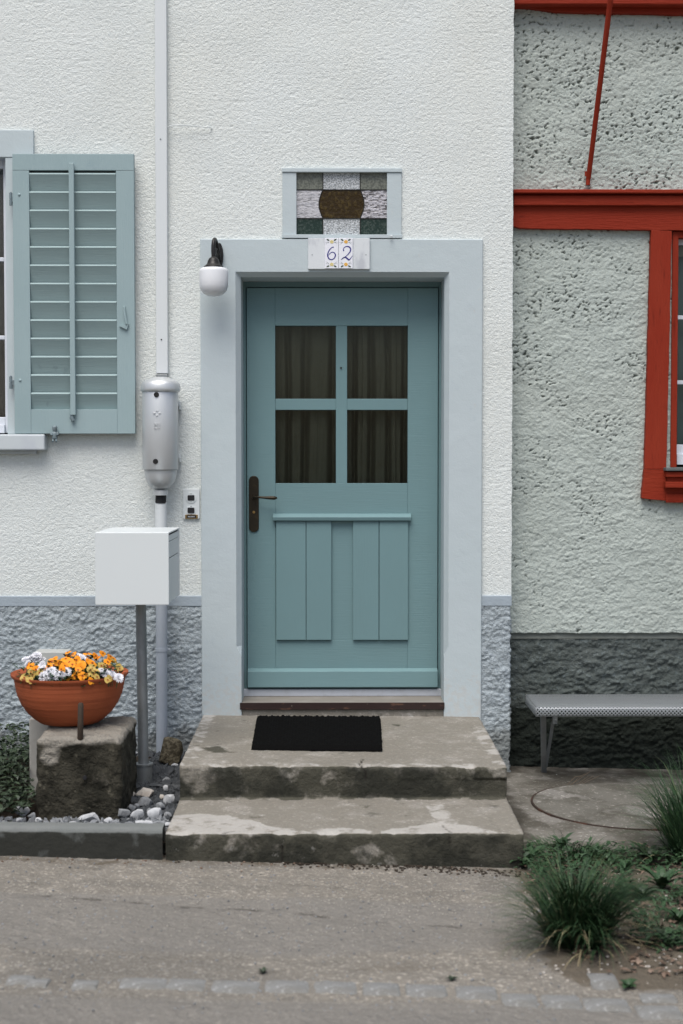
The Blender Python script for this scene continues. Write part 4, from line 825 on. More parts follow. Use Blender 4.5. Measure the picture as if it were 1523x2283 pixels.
# flowers: prototype meshes
def flower_mesh(kind):
    mb = MB(); mats = []
    if kind == 'white':
        rr = random.Random(3)
        for ring_, (r0,el_,ln,n) in enumerate(((.004,70,.010,10),(.006,45,.013,14),(.007,22,.0155,18),(.007,2,.016,20))):
            for i in range(n):
                a = 2*pi*(i+.5*ring_)/n+rr.uniform(-.1,.1); e = R(el_+rr.uniform(-7,7)); d = Vector((cos(a)*cos(e),sin(a)*cos(e),sin(e))); s = Vector((-sin(a),cos(a),0)); b = Vector((cos(a)*r0,sin(a)*r0,.002)); wv = .0022
                mid = b+d*ln*.6; tip = b+d*ln-Vector((0,0,.0015))
                mb.add([b-s*wv*.6,b+s*wv*.6,mid+s*wv,tip+s*wv*.5,tip-s*wv*.5,mid-s*wv],[(0,1,2,5),(5,2,3,4)])
        return mb, None
    ang = [90,28,152,-35,215]; sz = [.021,.019,.019,.022,.022]
    for k,(a,s) in enumerate(zip(ang,sz)):
        a = R(a); c = Vector((cos(a),sin(a),0))*s*.50; n = 11; vs = [(c.x*.25,c.y*.25,.003+.0008*k)]
        for i in range(n):
            q = 2*pi*i/n; p = c+Vector((cos(q)*s*.62,sin(q)*s*.60,0)); wv_ = .0015*sin(3*q+k); rr_ = p.length; vs.append((p.x,p.y,.003+.0008*k+wv_+.10*rr_*(rr_/.03)-.002*(rr_/.02)**3))
        mb.add(vs,[(0,1+i,1+(i+1)%n) for i in range(n)])
    nf = len(mb.f)
    mb.add([(cos(2*pi*i/9)*.0055,sin(2*pi*i/9)*.0055-.001,.0085) for i in range(9)]+[(0,0,.006)],[(i,(i+1)%9,9) for i in range(9)])
    return mb, nf
FM = {}
for kd, mm_ in (('orange','petal_orange'),('yellow','petal_yellow'),('white','petal_white')):
    mbf, nf = flower_mesh(kd); me = bpy.data.meshes.new('flower_'+kd); me.from_pydata(mbf.v, [], mbf.f); me.materials.append(M[mm_]); me.materials.append(M['petal_eye'])
    if nf: me.polygons.foreach_set('material_index',[0 if i < nf else 1 for i in range(len(me.polygons))])
    me.polygons.foreach_set('use_smooth',[True]*len(me.polygons)); FM[kd] = me
def leafquads(mb, p, d, L, W_, fold=.25, droop=.3):
    d = d.normalized(); s = d.cross(Vector((0,0,1))); s = s.normalized() if s.length > 1e-3 else Vector((1,0,0)); n = s.cross(d)
    a = p; m1 = p+d*L*.35+n*L*.05; m2 = p+d*L*.72-n*L*droop*.2; t_ = p+d*L-n*L*droop*.5
    mb.add([a,m1+s*W_*.5+n*W_*fold,m1,m1-s*W_*.5+n*W_*fold,m2+s*W_*.38+n*W_*fold*.7,m2,m2-s*W_*.38+n*W_*fold*.7,t_],[(0,2,1),(0,3,2),(1,2,5,4),(2,3,6,5),(4,5,7),(5,6,7)])
# flower spots on the photo (crop units), grouped by plant
spots = {
 ('orange','orange pansies at the left end of the terracotta bowl'):[(275,285),(330,320),(240,270)],
 ('orange','tall orange pansies left of the bowl middle, in front of the grey meter box'):[(560,200),(600,245),(520,230),(670,280),(490,310),(650,320)],
 ('orange','orange pansies at the back middle of the bowl beside two white daisies'):[(720,120),(790,140),(950,140),(935,175),(720,175),(690,205),(830,205)],
 ('orange','orange pansies filling the middle of the bowl'):[(770,265),(740,240),(880,265),(860,300),(1000,250),(960,225)],
 ('orange','orange pansies overhanging the front rim of the bowl'):[(840,370),(800,415),(885,400),(840,330),(700,430),(660,470),(990,460),(640,480)],
 ('orange','small orange pansies at the back right of the bowl'):[(1040,160),(1130,130),(1220,170),(1080,190),(1190,235),(1240,200)],
 ('yellow','pale yellow pansies at the left front rim of the bowl'):[(270,350),(380,360),(190,420),(255,450),(400,460),(300,380)],
 ('yellow','pale yellow pansies right of the bowl middle'):[(1010,310),(1050,350),(1060,410),(960,380),(980,330),(1020,380),(1000,290)],
 ('yellow','pale yellow pansies along the right rim of the bowl'):[(1140,270),(1250,220),(1330,280),(1210,430),(1190,450),(1280,230),(1350,310),(1110,280),(1260,200)],
 ('white','white daisies at the back left rim of the bowl'):[(210,200),(230,250),(270,180),(340,150),(340,205),(300,210),(400,210),(400,265),(390,310),(430,320),(360,200)],
 ('white','white daisies at the left front of the bowl below the orange pansies'):[(520,345),(500,385),(560,370),(600,395),(490,420),(640,390),(700,355),(420,405),(545,410),(470,400),(710,365)],
 ('white','pair of white daisies at the back middle of the bowl'):[(840,160),(885,195),(905,205),(820,170)],
 ('white','white daisies at the right front rim of the bowl'):[(1110,350),(1140,370),(1180,375),(1240,390),(1200,400),(1340,405),(1330,430),(1265,400)],
}
rf = random.Random(5)
for (kd, lab), L in spots.items():
    pts3 = []
    for (cx,cy) in L:
        px, py = 20+cx*.1838, 1434+cy*.1838; z = rim_z+.04
        for _ in range(12):
            gxp, gyp = G(px, py, z); q = math.hypot(gxp-bcx, gyp-bcy)/.235
            z = .6*z+.4*(rim_z+.012+.085*max(0,1-min(q,1.05)**2))
        gyp = min(max(gyp, bcy-.205), bcy+.225); xx_, zz_ = F(px, py, gyp); pts3.append(Vector((xx_, gyp, zz_)))
    cen = sum(pts3, Vector())/len(pts3)
    t = thing('daisy_plant' if kd == 'white' else 'pansy_plant', lab, 'daisies' if kd == 'white' else 'pansies', (cen.x,cen.y,rim_z-.02), 'flowering plants in the terracotta bowl')
    mb = MB()
    for p in pts3:
        tops_ = p-Vector((0,0,.004)); basep = Vector((cen.x+(p.x-cen.x)*.7,cen.y+(p.y-cen.y)*.7,rim_z-.03)); mb.tube([basep,(basep+tops_)/2+Vector((0,0,.01)),tops_],.0012,5)
        for _ in range(24):
            a = rf.uniform(0,2*pi); rr = rf.uniform(0,.05); q = Vector((p.x+rr*cos(a), p.y+rr*sin(a), rf.uniform(rim_z-.02, max(p.z-.002,rim_z))))
            if math.hypot(q.x-bcx,q.y-bcy) > .222: continue
            leafquads(mb, q, Vector((cos(a),sin(a),rf.uniform(.1,1.1))), rf.uniform(.018,.036), rf.uniform(.009,.016))
    obj('foliage', mb, 'leaf', t)
    for p in pts3:
        o = bpy.data.objects.new('flower', FM[kd]); COL.objects.link(o); o.parent = t; o.location = p-t.location
        out = Vector(((p.x-bcx)*1.2+rf.uniform(-.35,.35), min((p.y-bcy)*.8-.30+rf.uniform(-.2,.2),-.08), rf.uniform(.08,.5) if kd != 'white' else rf.uniform(.3,.7))); 
        o.rotation_mode = 'QUATERNION'; o.rotation_quaternion = out.to_track_quat('Z','Y') @ Matrix.Rotation(rf.uniform(-.6,.6),3,'Z').to_quaternion(); s = rf.uniform(.62,.82) if kd == 'yellow' else rf.uniform(.75,1.0); 
        if kd == 'white': s = rf.uniform(.78,1.05)
        o.scale = (s,s,s)

# grey meter box behind the flowers
x0,x1 = FX(76,1460,-.12),FX(150,1460,-.12); z1 = FZ(1453,-.12)
t = thing('meter_box', 'small pale grey meter box on the wall behind the flowers', 'meter box', ((x0+x1)/2,0,z1-.14))
obj('box', MB().box(x0,x1,-.12,.0,z1-.14,z1), 'meter_box', t, bevel=.004)
mb = MB(); a,b = F(79,1458,-.121); [mb.box(a+i*.005,a+i*.005+.0038,-.1206,-.1200,b-.0035,b+.0035) for i in range(6)]; obj('red_lettering', mb, 'mark_red', t)
mb = MB(); mb.box(x1+.001,x1+.03,-.08,-.02,z1-.10,z1-.005); obj('side_connector', mb, 'galvanised', t, bevel=.004)

# ------------------------------------------------------------------ stones
def stone(w_, d_, h_, seed, fac=.35):
    import bmesh
    bm = bmesh.new(); bmesh.ops.create_icosphere(bm, subdivisions=3, radius=.5); r3 = random.Random(seed)
    cuts = [(Vector((r3.gauss(0,1),r3.gauss(0,1),r3.gauss(0,1))).normalized(), r3.uniform(.27,.40)) for _ in range(13)]
    for v in bm.verts:
        p = v.co.copy()
        for n_, dd in cuts:
            e = p.dot(n_)-dd
            if e > 0: p -= n_*e*.97
        v.co = p
    A = np.array([v.co[:] for v in bm.verts]); nz = fbm(A[:,0]*4+seed, A[:,1]*4+A[:,2]*3, seed, 3)
    mn = min(v.co.z for v in bm.verts)
    for v, k in zip(bm.verts, nz): v.co *= 1+.05*k
    for v in bm.verts: v.co = Vector((v.co.x*w_, v.co.y*d_, v.co.z*h_))
    m = MB(); m.v = [tuple(v.co) for v in bm.verts]; m.f = [tuple(x.index for x in f.verts) for f in bm.faces]; bm.free(); return m
ST = [(170,1350,130,85,'w','rounded white stone left of the mossy block, on the kerb side of the bed'),
 (235,1390,62,56,'m',0),(290,1418,70,34,'w',0),(660,1402,185,78,'w','long pale grey stone lying just in front of the mossy block'),(800,1425,88,52,'w',0),(910,1372,112,98,'m','grey angular stone right of the long pale stone'),
 (1020,1375,112,110,'w','pale block shaped stone in the middle of the gravel by the kerb'),(1150,1380,135,100,'w','largest pale stone at the right end of the gravel bed'),(1072,1225,150,92,'c','cream white stone below the socket of the letter box post'),
 (968,1225,72,64,'b',0),(1070,1292,150,84,'m','flat grey stone below the cream white stone'),(970,1330,64,64,'m',0),(1190,1322,84,64,'m',0),(1250,1270,84,92,'w','upright pale stone against the step side'),(1222,1190,52,60,'w',0),(1060,1446,130,54,'w',0),
 (1170,1446,104,50,'m',0),(1250,1450,74,44,'w',0),(950,1446,64,44,'m',0),(540,1438,56,28,'w',0),(60,1408,64,34,'m',0),(140,1420,64,34,'w',0),(10,1402,40,30,'m',0),(960,940,120,74,'m','grey stone between the mossy block and the letter box post, near the wall'),
 (1250,1062,92,92,'d',0),(950,1030,96,110,'d',0),(1150,1062,74,74,'d',0),(1290,1015,52,40,'w',0),(1170,1170,124,56,'d',0),(920,1205,64,56,'m',0),(1120,935,80,56,'d',0),(1225,1130,60,56,'m',0),(940,1120,100,80,'d',0),(1190,990,70,60,'d',0),
 (880,1300,90,70,'d',0),(1240,1380,60,54,'m',0),(940,1280,70,50,'m',0),(850,1435,60,44,'m',0),(740,1450,50,30,'m',0),(880,1450,60,30,'m',0),(1010,1320,50,44,'m',0),(1195,1250,44,44,'c',0),(600,1450,50,26,'m',0),(230,1420,46,26,'m',0),(1100,1350,44,40,'m',0),(1110,1120,60,50,'d',0),(1280,1150,50,60,'d',0),(1010,1180,60,40,'d',0)]
SM = {'w':'stone_light','m':'stone_mid','d':'stone_dark','c':'stone_cream','b':'stone_cream'}
NM = {'w':'small pale grey pebble in the gravel bed behind the kerb','m':'mid grey pebble in the gravel bed behind the kerb','d':'dark wet looking stone in the shadow around the letter box post','c':'tiny cream pebble beside the step','b':'small beige pebble left of the cream white stone'}
for k,(cx,cy,w_,h_,c,lab) in enumerate(ST):
    px, py = cx*.302, 1400+cy*.302; z = .075 if cy > 1150 else .07
    x, y = G(px, py+h_*.302*.25, z+.01); y = max(min(y,-.06),-1.545); ppm = FPX/(y+7.04)
    ww, hh = w_*.302/ppm, h_*.302/ppm; z = F(px, py, y)[1]
    z = min(max(z, .06+hh*.2), .16)
    m_ = stone(ww*1.12, max(ww*.8, .03), hh*1.15, k+3); o = obj('pebble', m_, SM[c], smooth_=28)
    o.location = (x, y, z); o.rotation_euler = (random.Random(k).uniform(-.2,.2), random.Random(k+50).uniform(-.15,.15), 0)
    tag(o, lab or NM[c], 'stone', 'stones in the gravel bed')
x,y = G(382,1680,.10); y = -.30; x = FX(382,1675,y); o = obj('boulder', stone(.17,.16,.155,77,.1), 'boulder', smooth_=60); o.location = (x, y, FZ(1676,y)); tag(o, 'round brown pitted boulder between the pipe and the steps', 'boulder')
# fine gravel and darker chippings fill as one mass
mb = MB(); rg_ = random.Random(9)
ico = stone(1,1,1,31); small = stone(1,1,1,32)
import bmesh as _bm
b_ = _bm.new(); _bm.ops.create_icosphere(b_, subdivisions=1, radius=.5); iv = [v.co.copy() for v in b_.verts]; jf = [tuple(x.index for x in f.verts) for f in b_.faces]; b_.free()
def chips(n, xr_, yr_, smin, smax, zb):
    mb = MB()
    for _ in range(n):
        x = rg_.uniform(*xr_); y = rg_.uniform(*yr_); s = rg_.uniform(smin,smax)
        if X0-.01 < x < X1+.01 and by0 < y < by1: continue
        q = Matrix.Rotation(rg_.uniform(0,6),3,'Z') @ Matrix.Rotation(rg_.uniform(0,6),3,'X')
        sc = Vector((s*rg_.uniform(.7,1.3), s*rg_.uniform(.7,1.3), s*rg_.uniform(.5,.9)))
        mb.add([q @ Vector((v.x*sc.x*rg_.uniform(.8,1.2),v.y*sc.y*rg_.uniform(.8,1.2),v.z*sc.z*rg_.uniform(.8,1.2)))+Vector((x,y,zb+rg_.uniform(-.008,.018))) for v in iv], jf)
    return mb
o = obj('gravel', chips(1500,(X1-.02,-.64),(-1.55,-.05),.014,.045,.068), 'stone_dark'); tag(o, 'dark small gravel filling the bed around the stones', None, kind='stuff')
o = obj('gravel', chips(420,(-2.0,-.64),(-1.555,-1.36),.012,.034,.078), 'stone_mid'); tag(o, 'grey small gravel behind the kerb', None, kind='stuff')
# ground cover left of the block
mb = MB()
for _ in range(6500):
    x = rg_.uniform(-2.6, FX(92,1700,-1.0)); y = rg_.uniform(-1.42,-.12); base = .06; hmax = .08+.13*float(fbm(np.array(x*3),np.array(y*3),4)+.7)*(.5+.6*(y+1.42))
    z = base+rg_.uniform(0,1)**.7*max(hmax,.02); a = rg_.uniform(0,6.28)
    if xs0-.01 < x and -1.0 < y < -.7: continue
    leafquads(mb, Vector((x,y,z)), Vector((cos(a),sin(a)-.25,rg_.uniform(-.1,.9))), rg_.uniform(.022,.050), rg_.uniform(.012,.028))
o = obj('ground_cover', mb, 'leaf_dark'); tag(o, 'dark leafy ground cover left of the mossy stone block', None, kind='stuff')

# ------------------------------------------------------------------ doormat
mz = T1+.002
c4 = [G(560,1667,mz+.006),G(853,1669,mz+.006),G(849,1600,mz+.006),G(572,1599,mz+.006)]
nu, nv = 96, 54; U, Vv = np.meshgrid(np.linspace(0,1,nu), np.linspace(0,1,nv))
c4 = np.array(c4)
Pm = (c4[0][None,None]*(1-U)[...,None]*(1-Vv)[...,None]+c4[1]*U[...,None]*(1-Vv)[...,None]+c4[2]*U[...,None]*Vv[...,None]+c4[3]*(1-U)[...,None]*Vv[...,None])
edge_ = np.minimum(np.minimum(U,1-U)*3, np.minimum(Vv,1-Vv)*3)
zt_ = mz+.006+.010*ss(0,.03,edge_)+.0045*np.sin(U*2*pi*22)*np.sin(Vv*2*pi*16+np.sin(U*2*pi*11))+.002*pn(U*40,Vv*40,3)
wv2 = .004*pn(U*18,Vv*0,5)*(Vv < .03)+.007*pn(U*16,Vv*0+3,6)*(Vv > .97); Pm[...,1] += wv2; Pm[...,0] += .004*pn(U*0,Vv*16,7)
zt_ = np.where(edge_ < .005, mz-.004, zt_)
cm = c4.mean(0); me = gridmesh('doormat', np.stack([Pm[...,0]-cm[0],Pm[...,1]-cm[1],zt_-T1],-1)); o = link('doormat', me, 'mat_coir', loc=(cm[0],cm[1],T1)); tag(o, 'black rubber doormat with a woven ribbed surface on the top step', 'doormat')

# ================================================================== NEIGHBOUR HOUSE
nb = thing('neighbour_house', 'pale green-grey roughcast house with red painted timber at the right edge', 'house', (2.5,.12,0))
nb.location = (0,0,0)
NY = .12
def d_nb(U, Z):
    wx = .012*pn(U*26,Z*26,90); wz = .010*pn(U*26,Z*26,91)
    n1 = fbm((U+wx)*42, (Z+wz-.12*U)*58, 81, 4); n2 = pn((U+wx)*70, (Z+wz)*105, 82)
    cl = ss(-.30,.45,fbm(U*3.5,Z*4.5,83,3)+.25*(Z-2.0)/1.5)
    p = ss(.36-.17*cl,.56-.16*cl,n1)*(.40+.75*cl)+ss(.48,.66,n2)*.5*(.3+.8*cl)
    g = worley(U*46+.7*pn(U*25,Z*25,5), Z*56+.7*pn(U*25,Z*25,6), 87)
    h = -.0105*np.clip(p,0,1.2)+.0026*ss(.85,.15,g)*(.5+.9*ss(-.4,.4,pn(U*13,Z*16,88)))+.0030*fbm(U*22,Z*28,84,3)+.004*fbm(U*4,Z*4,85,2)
    return h, {'pit_shade': np.clip(p*1.15-.42,0,1)}  # mask for the painted crevice shade, follows the depth of the hollows
def d_nbp(U, Z):
    wv = worley(U*40+.9*pn(U*16,Z*16,3), Z*52, 95); h = .012*ss(.8,.1,wv)*(.65+.6*pn(U*12,Z*15,96))+.012*fbm(U*14, Z*22, 97, 4)
    return h, {'coat': ss(.270,.262,Z+.004*pn(U*12,Z*0,98))}
nz0 = FZ(1412,NY)
nwx0, nwx1, nwz0, nwz1 = FX(1500,700,NY), 2.9, FZ(1050,NY), FZ(500,NY)
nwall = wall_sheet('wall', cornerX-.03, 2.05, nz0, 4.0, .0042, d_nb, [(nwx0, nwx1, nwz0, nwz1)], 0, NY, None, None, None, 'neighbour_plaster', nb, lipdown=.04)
mb = MB(); 
def qd(a,b,c,d_): mb.add([(a,NY,c),(b,NY,c),(b,NY,d_),(a,NY,d_)],[(0,1,2,3)])
qd(2.05,6,nz0,nwz0); qd(2.05,6,nwz1,4.0); qd(nwx1,6,nwz0,nwz1); qd(cornerX-.03,6,4.0,6.2)
obj('upper_wall', mb, 'neighbour_plaster', nb)
zpt = FZ(1425,NY+.02)
wall_sheet('plinth', cornerX-.03, 2.05, -.15, zpt, .0065, d_nbp, [], 0, NY+.02, None, 6, None, 'neighbour_plinth', nb)
mb = MB(); mb.box(cornerX-.03,6,NY+.012,NY+.1,zpt,nz0+.01); obj('plinth_band', mb, 'neighbour_band', nb, bevel=.004)
# red timbers
def wavy_prism(pts, y0, y1, amp=.003, seed=0, st=.02):
    P = []
    n = len(pts)
    for i in range(n):
        a = np.array(pts[i]); b = np.array(pts[(i+1)%n]); L = np.linalg.norm(b-a); k = max(1,int(L/st))
        for j in range(k):
            p = a+(b-a)*j/k; q = amp*float(fbm(np.array(p[0]*9),np.array(p[1]*9),seed,3)) if 0 < j else 0; nrm_ = np.array([b[1]-a[1],-(b[0]-a[0])])/L; P.append(tuple(p+nrm_*q))
    return MB().prism(P, y0, y1)
yb0 = NY-.032
def N(px,py,y=yb0): return F(px,py,y)
b1 = wavy_prism([N(1143,504),N(1160,509),N(1300,511),N(1523,514),(3.4,FZ(517,yb0)),(3.4,FZ(458,yb0)),N(1523,458),N(1141,457)], yb0, NY+.03, .004, 1)
beam = obj('timber_beam', b1, 'red_paint_level', nb, bevel=.002)
mb = MB(); yy = NY-.058; mb.box(FX(1146,440,yy),3.4,yy,NY+.02,FZ(457,yy),FZ(435,yy)); mb.box(FX(1145,425,yy-.02),3.4,yy-.022,NY+.02,FZ(429.5,yy-.02),FZ(421,yy-.02)); mb.box(FX(1146,430,yy),3.4,yy+.012,NY+.02,FZ(435,yy),FZ(429.5,yy-.02)-.0003)
obj('cornice', mb, 'red_paint_level', nb, bevel=.004)
b3 = wavy_prism([N(1143,12),N(1175,17),N(1250,26),N(1400,29),N(1700,36),(3.4,FZ(38,yb0)),(3.4,3.98),(FX(1143,0,yb0),3.98)], yb0, NY+.03, .004, 3)
obj('timber_beam', b3, 'red_paint_level', nb, bevel=.002)
mb = MB(); yy = NY-.085; mb.box(FX(1146,8,yy),3.4,yy,NY+.02,FZ(8,yy),4.02); mb.box(FX(1145,0,yy-.03),3.4,yy-.05,NY+.02,4.021,4.08); obj('cornice', mb, 'red_paint_level', nb, bevel=.006)
post = wavy_prism([N(1437,1046),N(1486,1046),N(1497,760),N(1499,506),N(1452,508)][:2]+[N(1498,515),N(1452,513)], yb0-.002, NY+.05, .003, 5)
obj('timber_post', post, 'red_paint', nb, bevel=.002)
blk = wavy_prism([N(1431,1111),N(1523,1121),(3.4,FZ(1121,yb0)),(3.4,FZ(1046.5,yb0)),N(1436,1046.5)], yb0-.004, NY+.05, .003, 6)
obj('sill_timber', blk, 'red_paint_level', nb, bevel=.002)
# the window: lining, sash, panes, sill
mb = MB(); wl, wt = FX(1498,700,NY-.01), FZ(515,NY-.01)
mb.box(wl,FX(1510.5,700,NY+.0),NY-.012,NY+.09,FZ(1042,NY),wt); mb.box(FX(1510.5,700,NY),3.0,NY-.010,NY+.09,FZ(530,NY),wt); mb.box(2.95,3.0,NY-.012,NY+.09,FZ(1042,NY),FZ(530,NY)-.0005)
nw = obj('window', mb, 'red_paint', nb, bevel=.002)
sy_ = NY+.045; gx0 = FX(1507,700,sy_)
mb = MB(); top_, bot_ = FZ(532,sy_), FZ(1036,sy_); mb.box(gx0-.03,FX(1511,700,sy_),sy_,sy_+.04,bot_,top_); mb.box(FX(1511,700,sy_),2.95,sy_+.001,sy_+.04,bot_,FZ(991,sy_)); mb.box(FX(1511,700,sy_),2.95,sy_-.012,sy_,bot_,FZ(1012,sy_)); mb.box(FX(1511,700,sy_),2.95,sy_+.001,sy_+.04,FZ(545,sy_),top_)
for py in (707,852): z = FZ(py,sy_); mb.box(FX(1511,700,sy_),2.95,sy_+.003,sy_+.03,z-.010,z+.010)
mb.box(2.26,2.33,sy_+.002,sy_+.04,FZ(991,sy_),FZ(545,sy_))
obj('frame', mb, 'window_white', nw, bevel=.002)
obj('pane', MB().box(FX(1511,700,sy_),2.95,sy_+.018,sy_+.022,FZ(991,sy_),FZ(545,sy_)), 'glass_clear', nw)
obj('blind', MB().box(FX(1511,700,sy_),2.94,sy_+.05,sy_+.06,FZ(568,sy_),FZ(538,sy_)), 'blind', nw)
mb = MB(); room(mb, FX(1500,700,NY), 2.95, NY+.088, 1.6, nwz0+.02, nwz1); obj('interior', mb, 'room_dark', nb)
mb = MB(); mb.box(FX(1485,1045,NY-.09),3.1,NY-.09,NY+.04,FZ(1050,NY-.09),FZ(1042.5,NY-.09)); obj('sill', mb, 'slate', nw, bevel=.003)
mb = MB(); ys_ = NY-.075; mb.box(FX(1486,1060,ys_),3.08,ys_,NY-.036,FZ(1064,ys_),FZ(1052,ys_)); mb.box(FX(1489,1070,ys_+.015),3.08,ys_+.018,NY-.036,FZ(1074,ys_),FZ(1064,ys_)-.0003); mb.box(FX(1484,1080,ys_-.004),3.08,ys_-.004,NY-.036,FZ(1088,ys_),FZ(1074,ys_)-.0003); mb.box(FX(1485,1110,NY-.045),3.08,NY-.045,NY-.0365,FZ(1121,NY-.045),FZ(1101,NY-.045))
obj('sill_moulding', mb, 'red_paint_level', nw, bevel=.003)
curtain('curtain', 'pale net curtain behind the red framed window at the right edge', gx0, 2.9, FZ(995,sy_), FZ(560,sy_), NY+.14, 9, mat('net_curtain',(.30,.36,.36,1),.9,spec=.1), amp=.01, seed=22)
# red iron stay
bx, bz = F(1312,398,NY-.02); tx_, tz_ = F(1366,-40,-.25)
t = thing('iron_stay', 'slanting red iron rod rising from the red beam of the neighbour house', 'rod', (bx,NY,bz-.03))
mb = MB(); mb.tube([(bx,NY-.02,bz),(tx_,-.25,tz_)], [.0125,.0135], 16); obj('rod', mb, 'red_paint', t, smooth_=40)
mb = MB(); mb.tube([(bx-.001,NY+.02,bz-.022),(bx-.001,NY-.02,bz-.012)],.009,10); mb.tube([(bx-.002,NY-.018,bz-.032),(bx-.001,NY-.02,bz+.004)],.011,10); mb.tube([(bx-.012,NY-.02,bz+.012),(bx-.012,NY-.02,bz+.035)],.007,8); obj('bracket', mb, 'red_paint', t, smooth_=40)

# ------------------------------------------------------------------ bench
fy = -.385; zt_b = FZ(1578,fy); bxl = FX(1196,1590,fy); bbk = -.02; bxe = bxl+1.75
t = thing('metal_bench', 'perforated grey steel bench against the neighbour plinth', 'bench', (bxl+.85,-.2,-.05))
th_ = .044; prof = [(bbk,zt_b-th_*.8),(bbk,zt_b-.004),(bbk-.004,zt_b),(fy+.012,zt_b)]+[(fy+.012-.012*sin(a),zt_b-.012+.012*cos(a)) for a in (R(22),R(45),R(67),R(90))]+[(fy,zt_b-th_+.010),(fy+.003,zt_b-th_+.003),(fy+.010,zt_b-th_),(fy+.03,zt_b-th_)]
sl = np.concatenate([[0],np.cumsum([math.dist(a,b) for a,b in zip(prof,prof[1:])])])
xsn = np.linspace(bxl,bxe,60); off = t.location; vs = []; uvs = []
for i,x in enumerate(xsn):
    for (y,z),s in zip(prof,sl): vs.append((x-off.x,y-off.y,z-off.z)); uvs.append((x,s))
k = len(prof); fs = [(i*k+j,(i+1)*k+j,(i+1)*k+j+1,i*k+j+1) for i in range(59) for j in range(k-1)]
# folded-down left and right ends
for xe in (bxl,bxe):
    o0 = len(vs); ys_l = np.linspace(fy+.004,bbk,8)
    for y in ys_l:
        for dz in (.002,th_): vs.append((xe-off.x+.0004,y-off.y,zt_b-dz-off.z)); uvs.append((y+5,dz))
    fs += [(o0+2*i,o0+2*i+1,o0+2*i+3,o0+2*i+2) for i in range(7)]
me = bpy.data.meshes.new('seat'); me.from_pydata(vs,[],fs); uvl = me.uv_layers.new(name='UVMap')
for lp in me.loops: uvl.data[lp.index].uv = uvs[lp.vertex_index]
me.polygons.foreach_set('use_smooth',[True]*len(me.polygons)); me.set_sharp_from_angle(angle=R(50))
seat = link('seat', me, 'perforated', t); sdm = seat.modifiers.new('sheet','SOLIDIFY'); sdm.thickness = .002; sdm.offset = -1
mb = MB()
for y in (fy+.10, bbk-.06): mb.box(bxl+.02,bxe-.02,y-.015,y+.015,zt_b-.03,zt_b-.004)
obj('under_rail', mb, 'galvanised', t, bevel=.002)
def flatbar(mb, a, b, w_, th): 
    a = Vector(a); b = Vector(b); d = (b-a).normalized(); s = Vector((1,0,0)); s = (s-d*s.dot(d)).normalized(); n = d.cross(s)
    vs = [p+s*w_*i+n*th*j for p in (a,b) for i,j in ((-.5,-.5),(.5,-.5),(.5,.5),(-.5,.5))]; mb.add(vs,[(3,2,1,0),(4,5,6,7),(0,1,5,4),(1,2,6,5),(2,3,7,6),(3,0,4,7)])
for xo_ in (0, 1.35):
    a = F(1211,1600,-.25); b = F(1212,1735,.03); zf = -.055
    p0 = (a[0]+xo_,-.25,zt_b-.03); p1 = (b[0]+xo_,.02,zf+.02)
    mb = MB(); flatbar(mb, p0, p1, .026, .026); flatbar(mb, (p0[0]-.012,-.25,zt_b-.028), (p0[0]-.012,.06,zt_b-.028),.004,.03)
    obj('leg', mb, 'galvanised', t, bevel=.002)
    a2 = F(1239,1608,-.13); mb = MB(); q1 = (a2[0]+xo_,-.13,zt_b-.035); flatbar(mb, q1, (p1[0]+.006,.0,p1[2]+.03), .016,.006); flatbar(mb,(q1[0],q1[1]-.008,q1[2]),(q1[0]-.004,q1[1]-.008,q1[2]-.09),.022,.005)
    for dz in (.02,.07): mb.tube([(q1[0]-.001,q1[1]-.02,q1[2]-dz),(q1[0]-.001,q1[1]+.005,q1[2]-dz)],.006,10)
    obj('brace', mb, 'galvanised', t, bevel=.001)

# ------------------------------------------------------------------ round concrete cover in the pavement
ccx, ccy = G(1392,1808,-.06); cr_ = .415; czv = float(gz(ccx,ccy))+.014
t = thing('manhole_cover', 'round concrete manhole cover with a rusty rim in front of the bench', 'manhole cover', (ccx,ccy,czv))
sl_ = -.026
mb = MB(); mb.lathe([(cr_-.004,-.01),(cr_-.004,.004),(cr_-.012,.008),(.2,.0085),(.001,.009)],(ccx,ccy,czv),72); mb.v = [(x,y,z+sl_*(x-ccx)) for x,y,z in mb.v]; obj('lid', mb, 'cover', t)
mb = MB(); mb.lathe([(cr_-.003,-.01),(cr_-.003,.003),(cr_+.005,.004),(cr_+.007,-.004)],(ccx,ccy,czv),72,cap=False); mb.v = [(x,y,z+sl_*(x-ccx)) for x,y,z in mb.v]; obj('rim', mb, 'rust', t)

# plant tag and litter at the bench foot
tx0, ty0 = G(1250,1745,-.04); 
mb = MB(); mb.box(-.030,.030,-.001,.001,-.014,.014); o = obj('plant_tag', mb, 'tag_white'); o.location = (FX(1250,1738,-.05),-.05,FZ(1738,-.05)); o.rotation_euler = (R(-35),R(28),R(8)); tag(o, 'small white printed plant tag lying at the foot of the bench leg', 'plant tag')

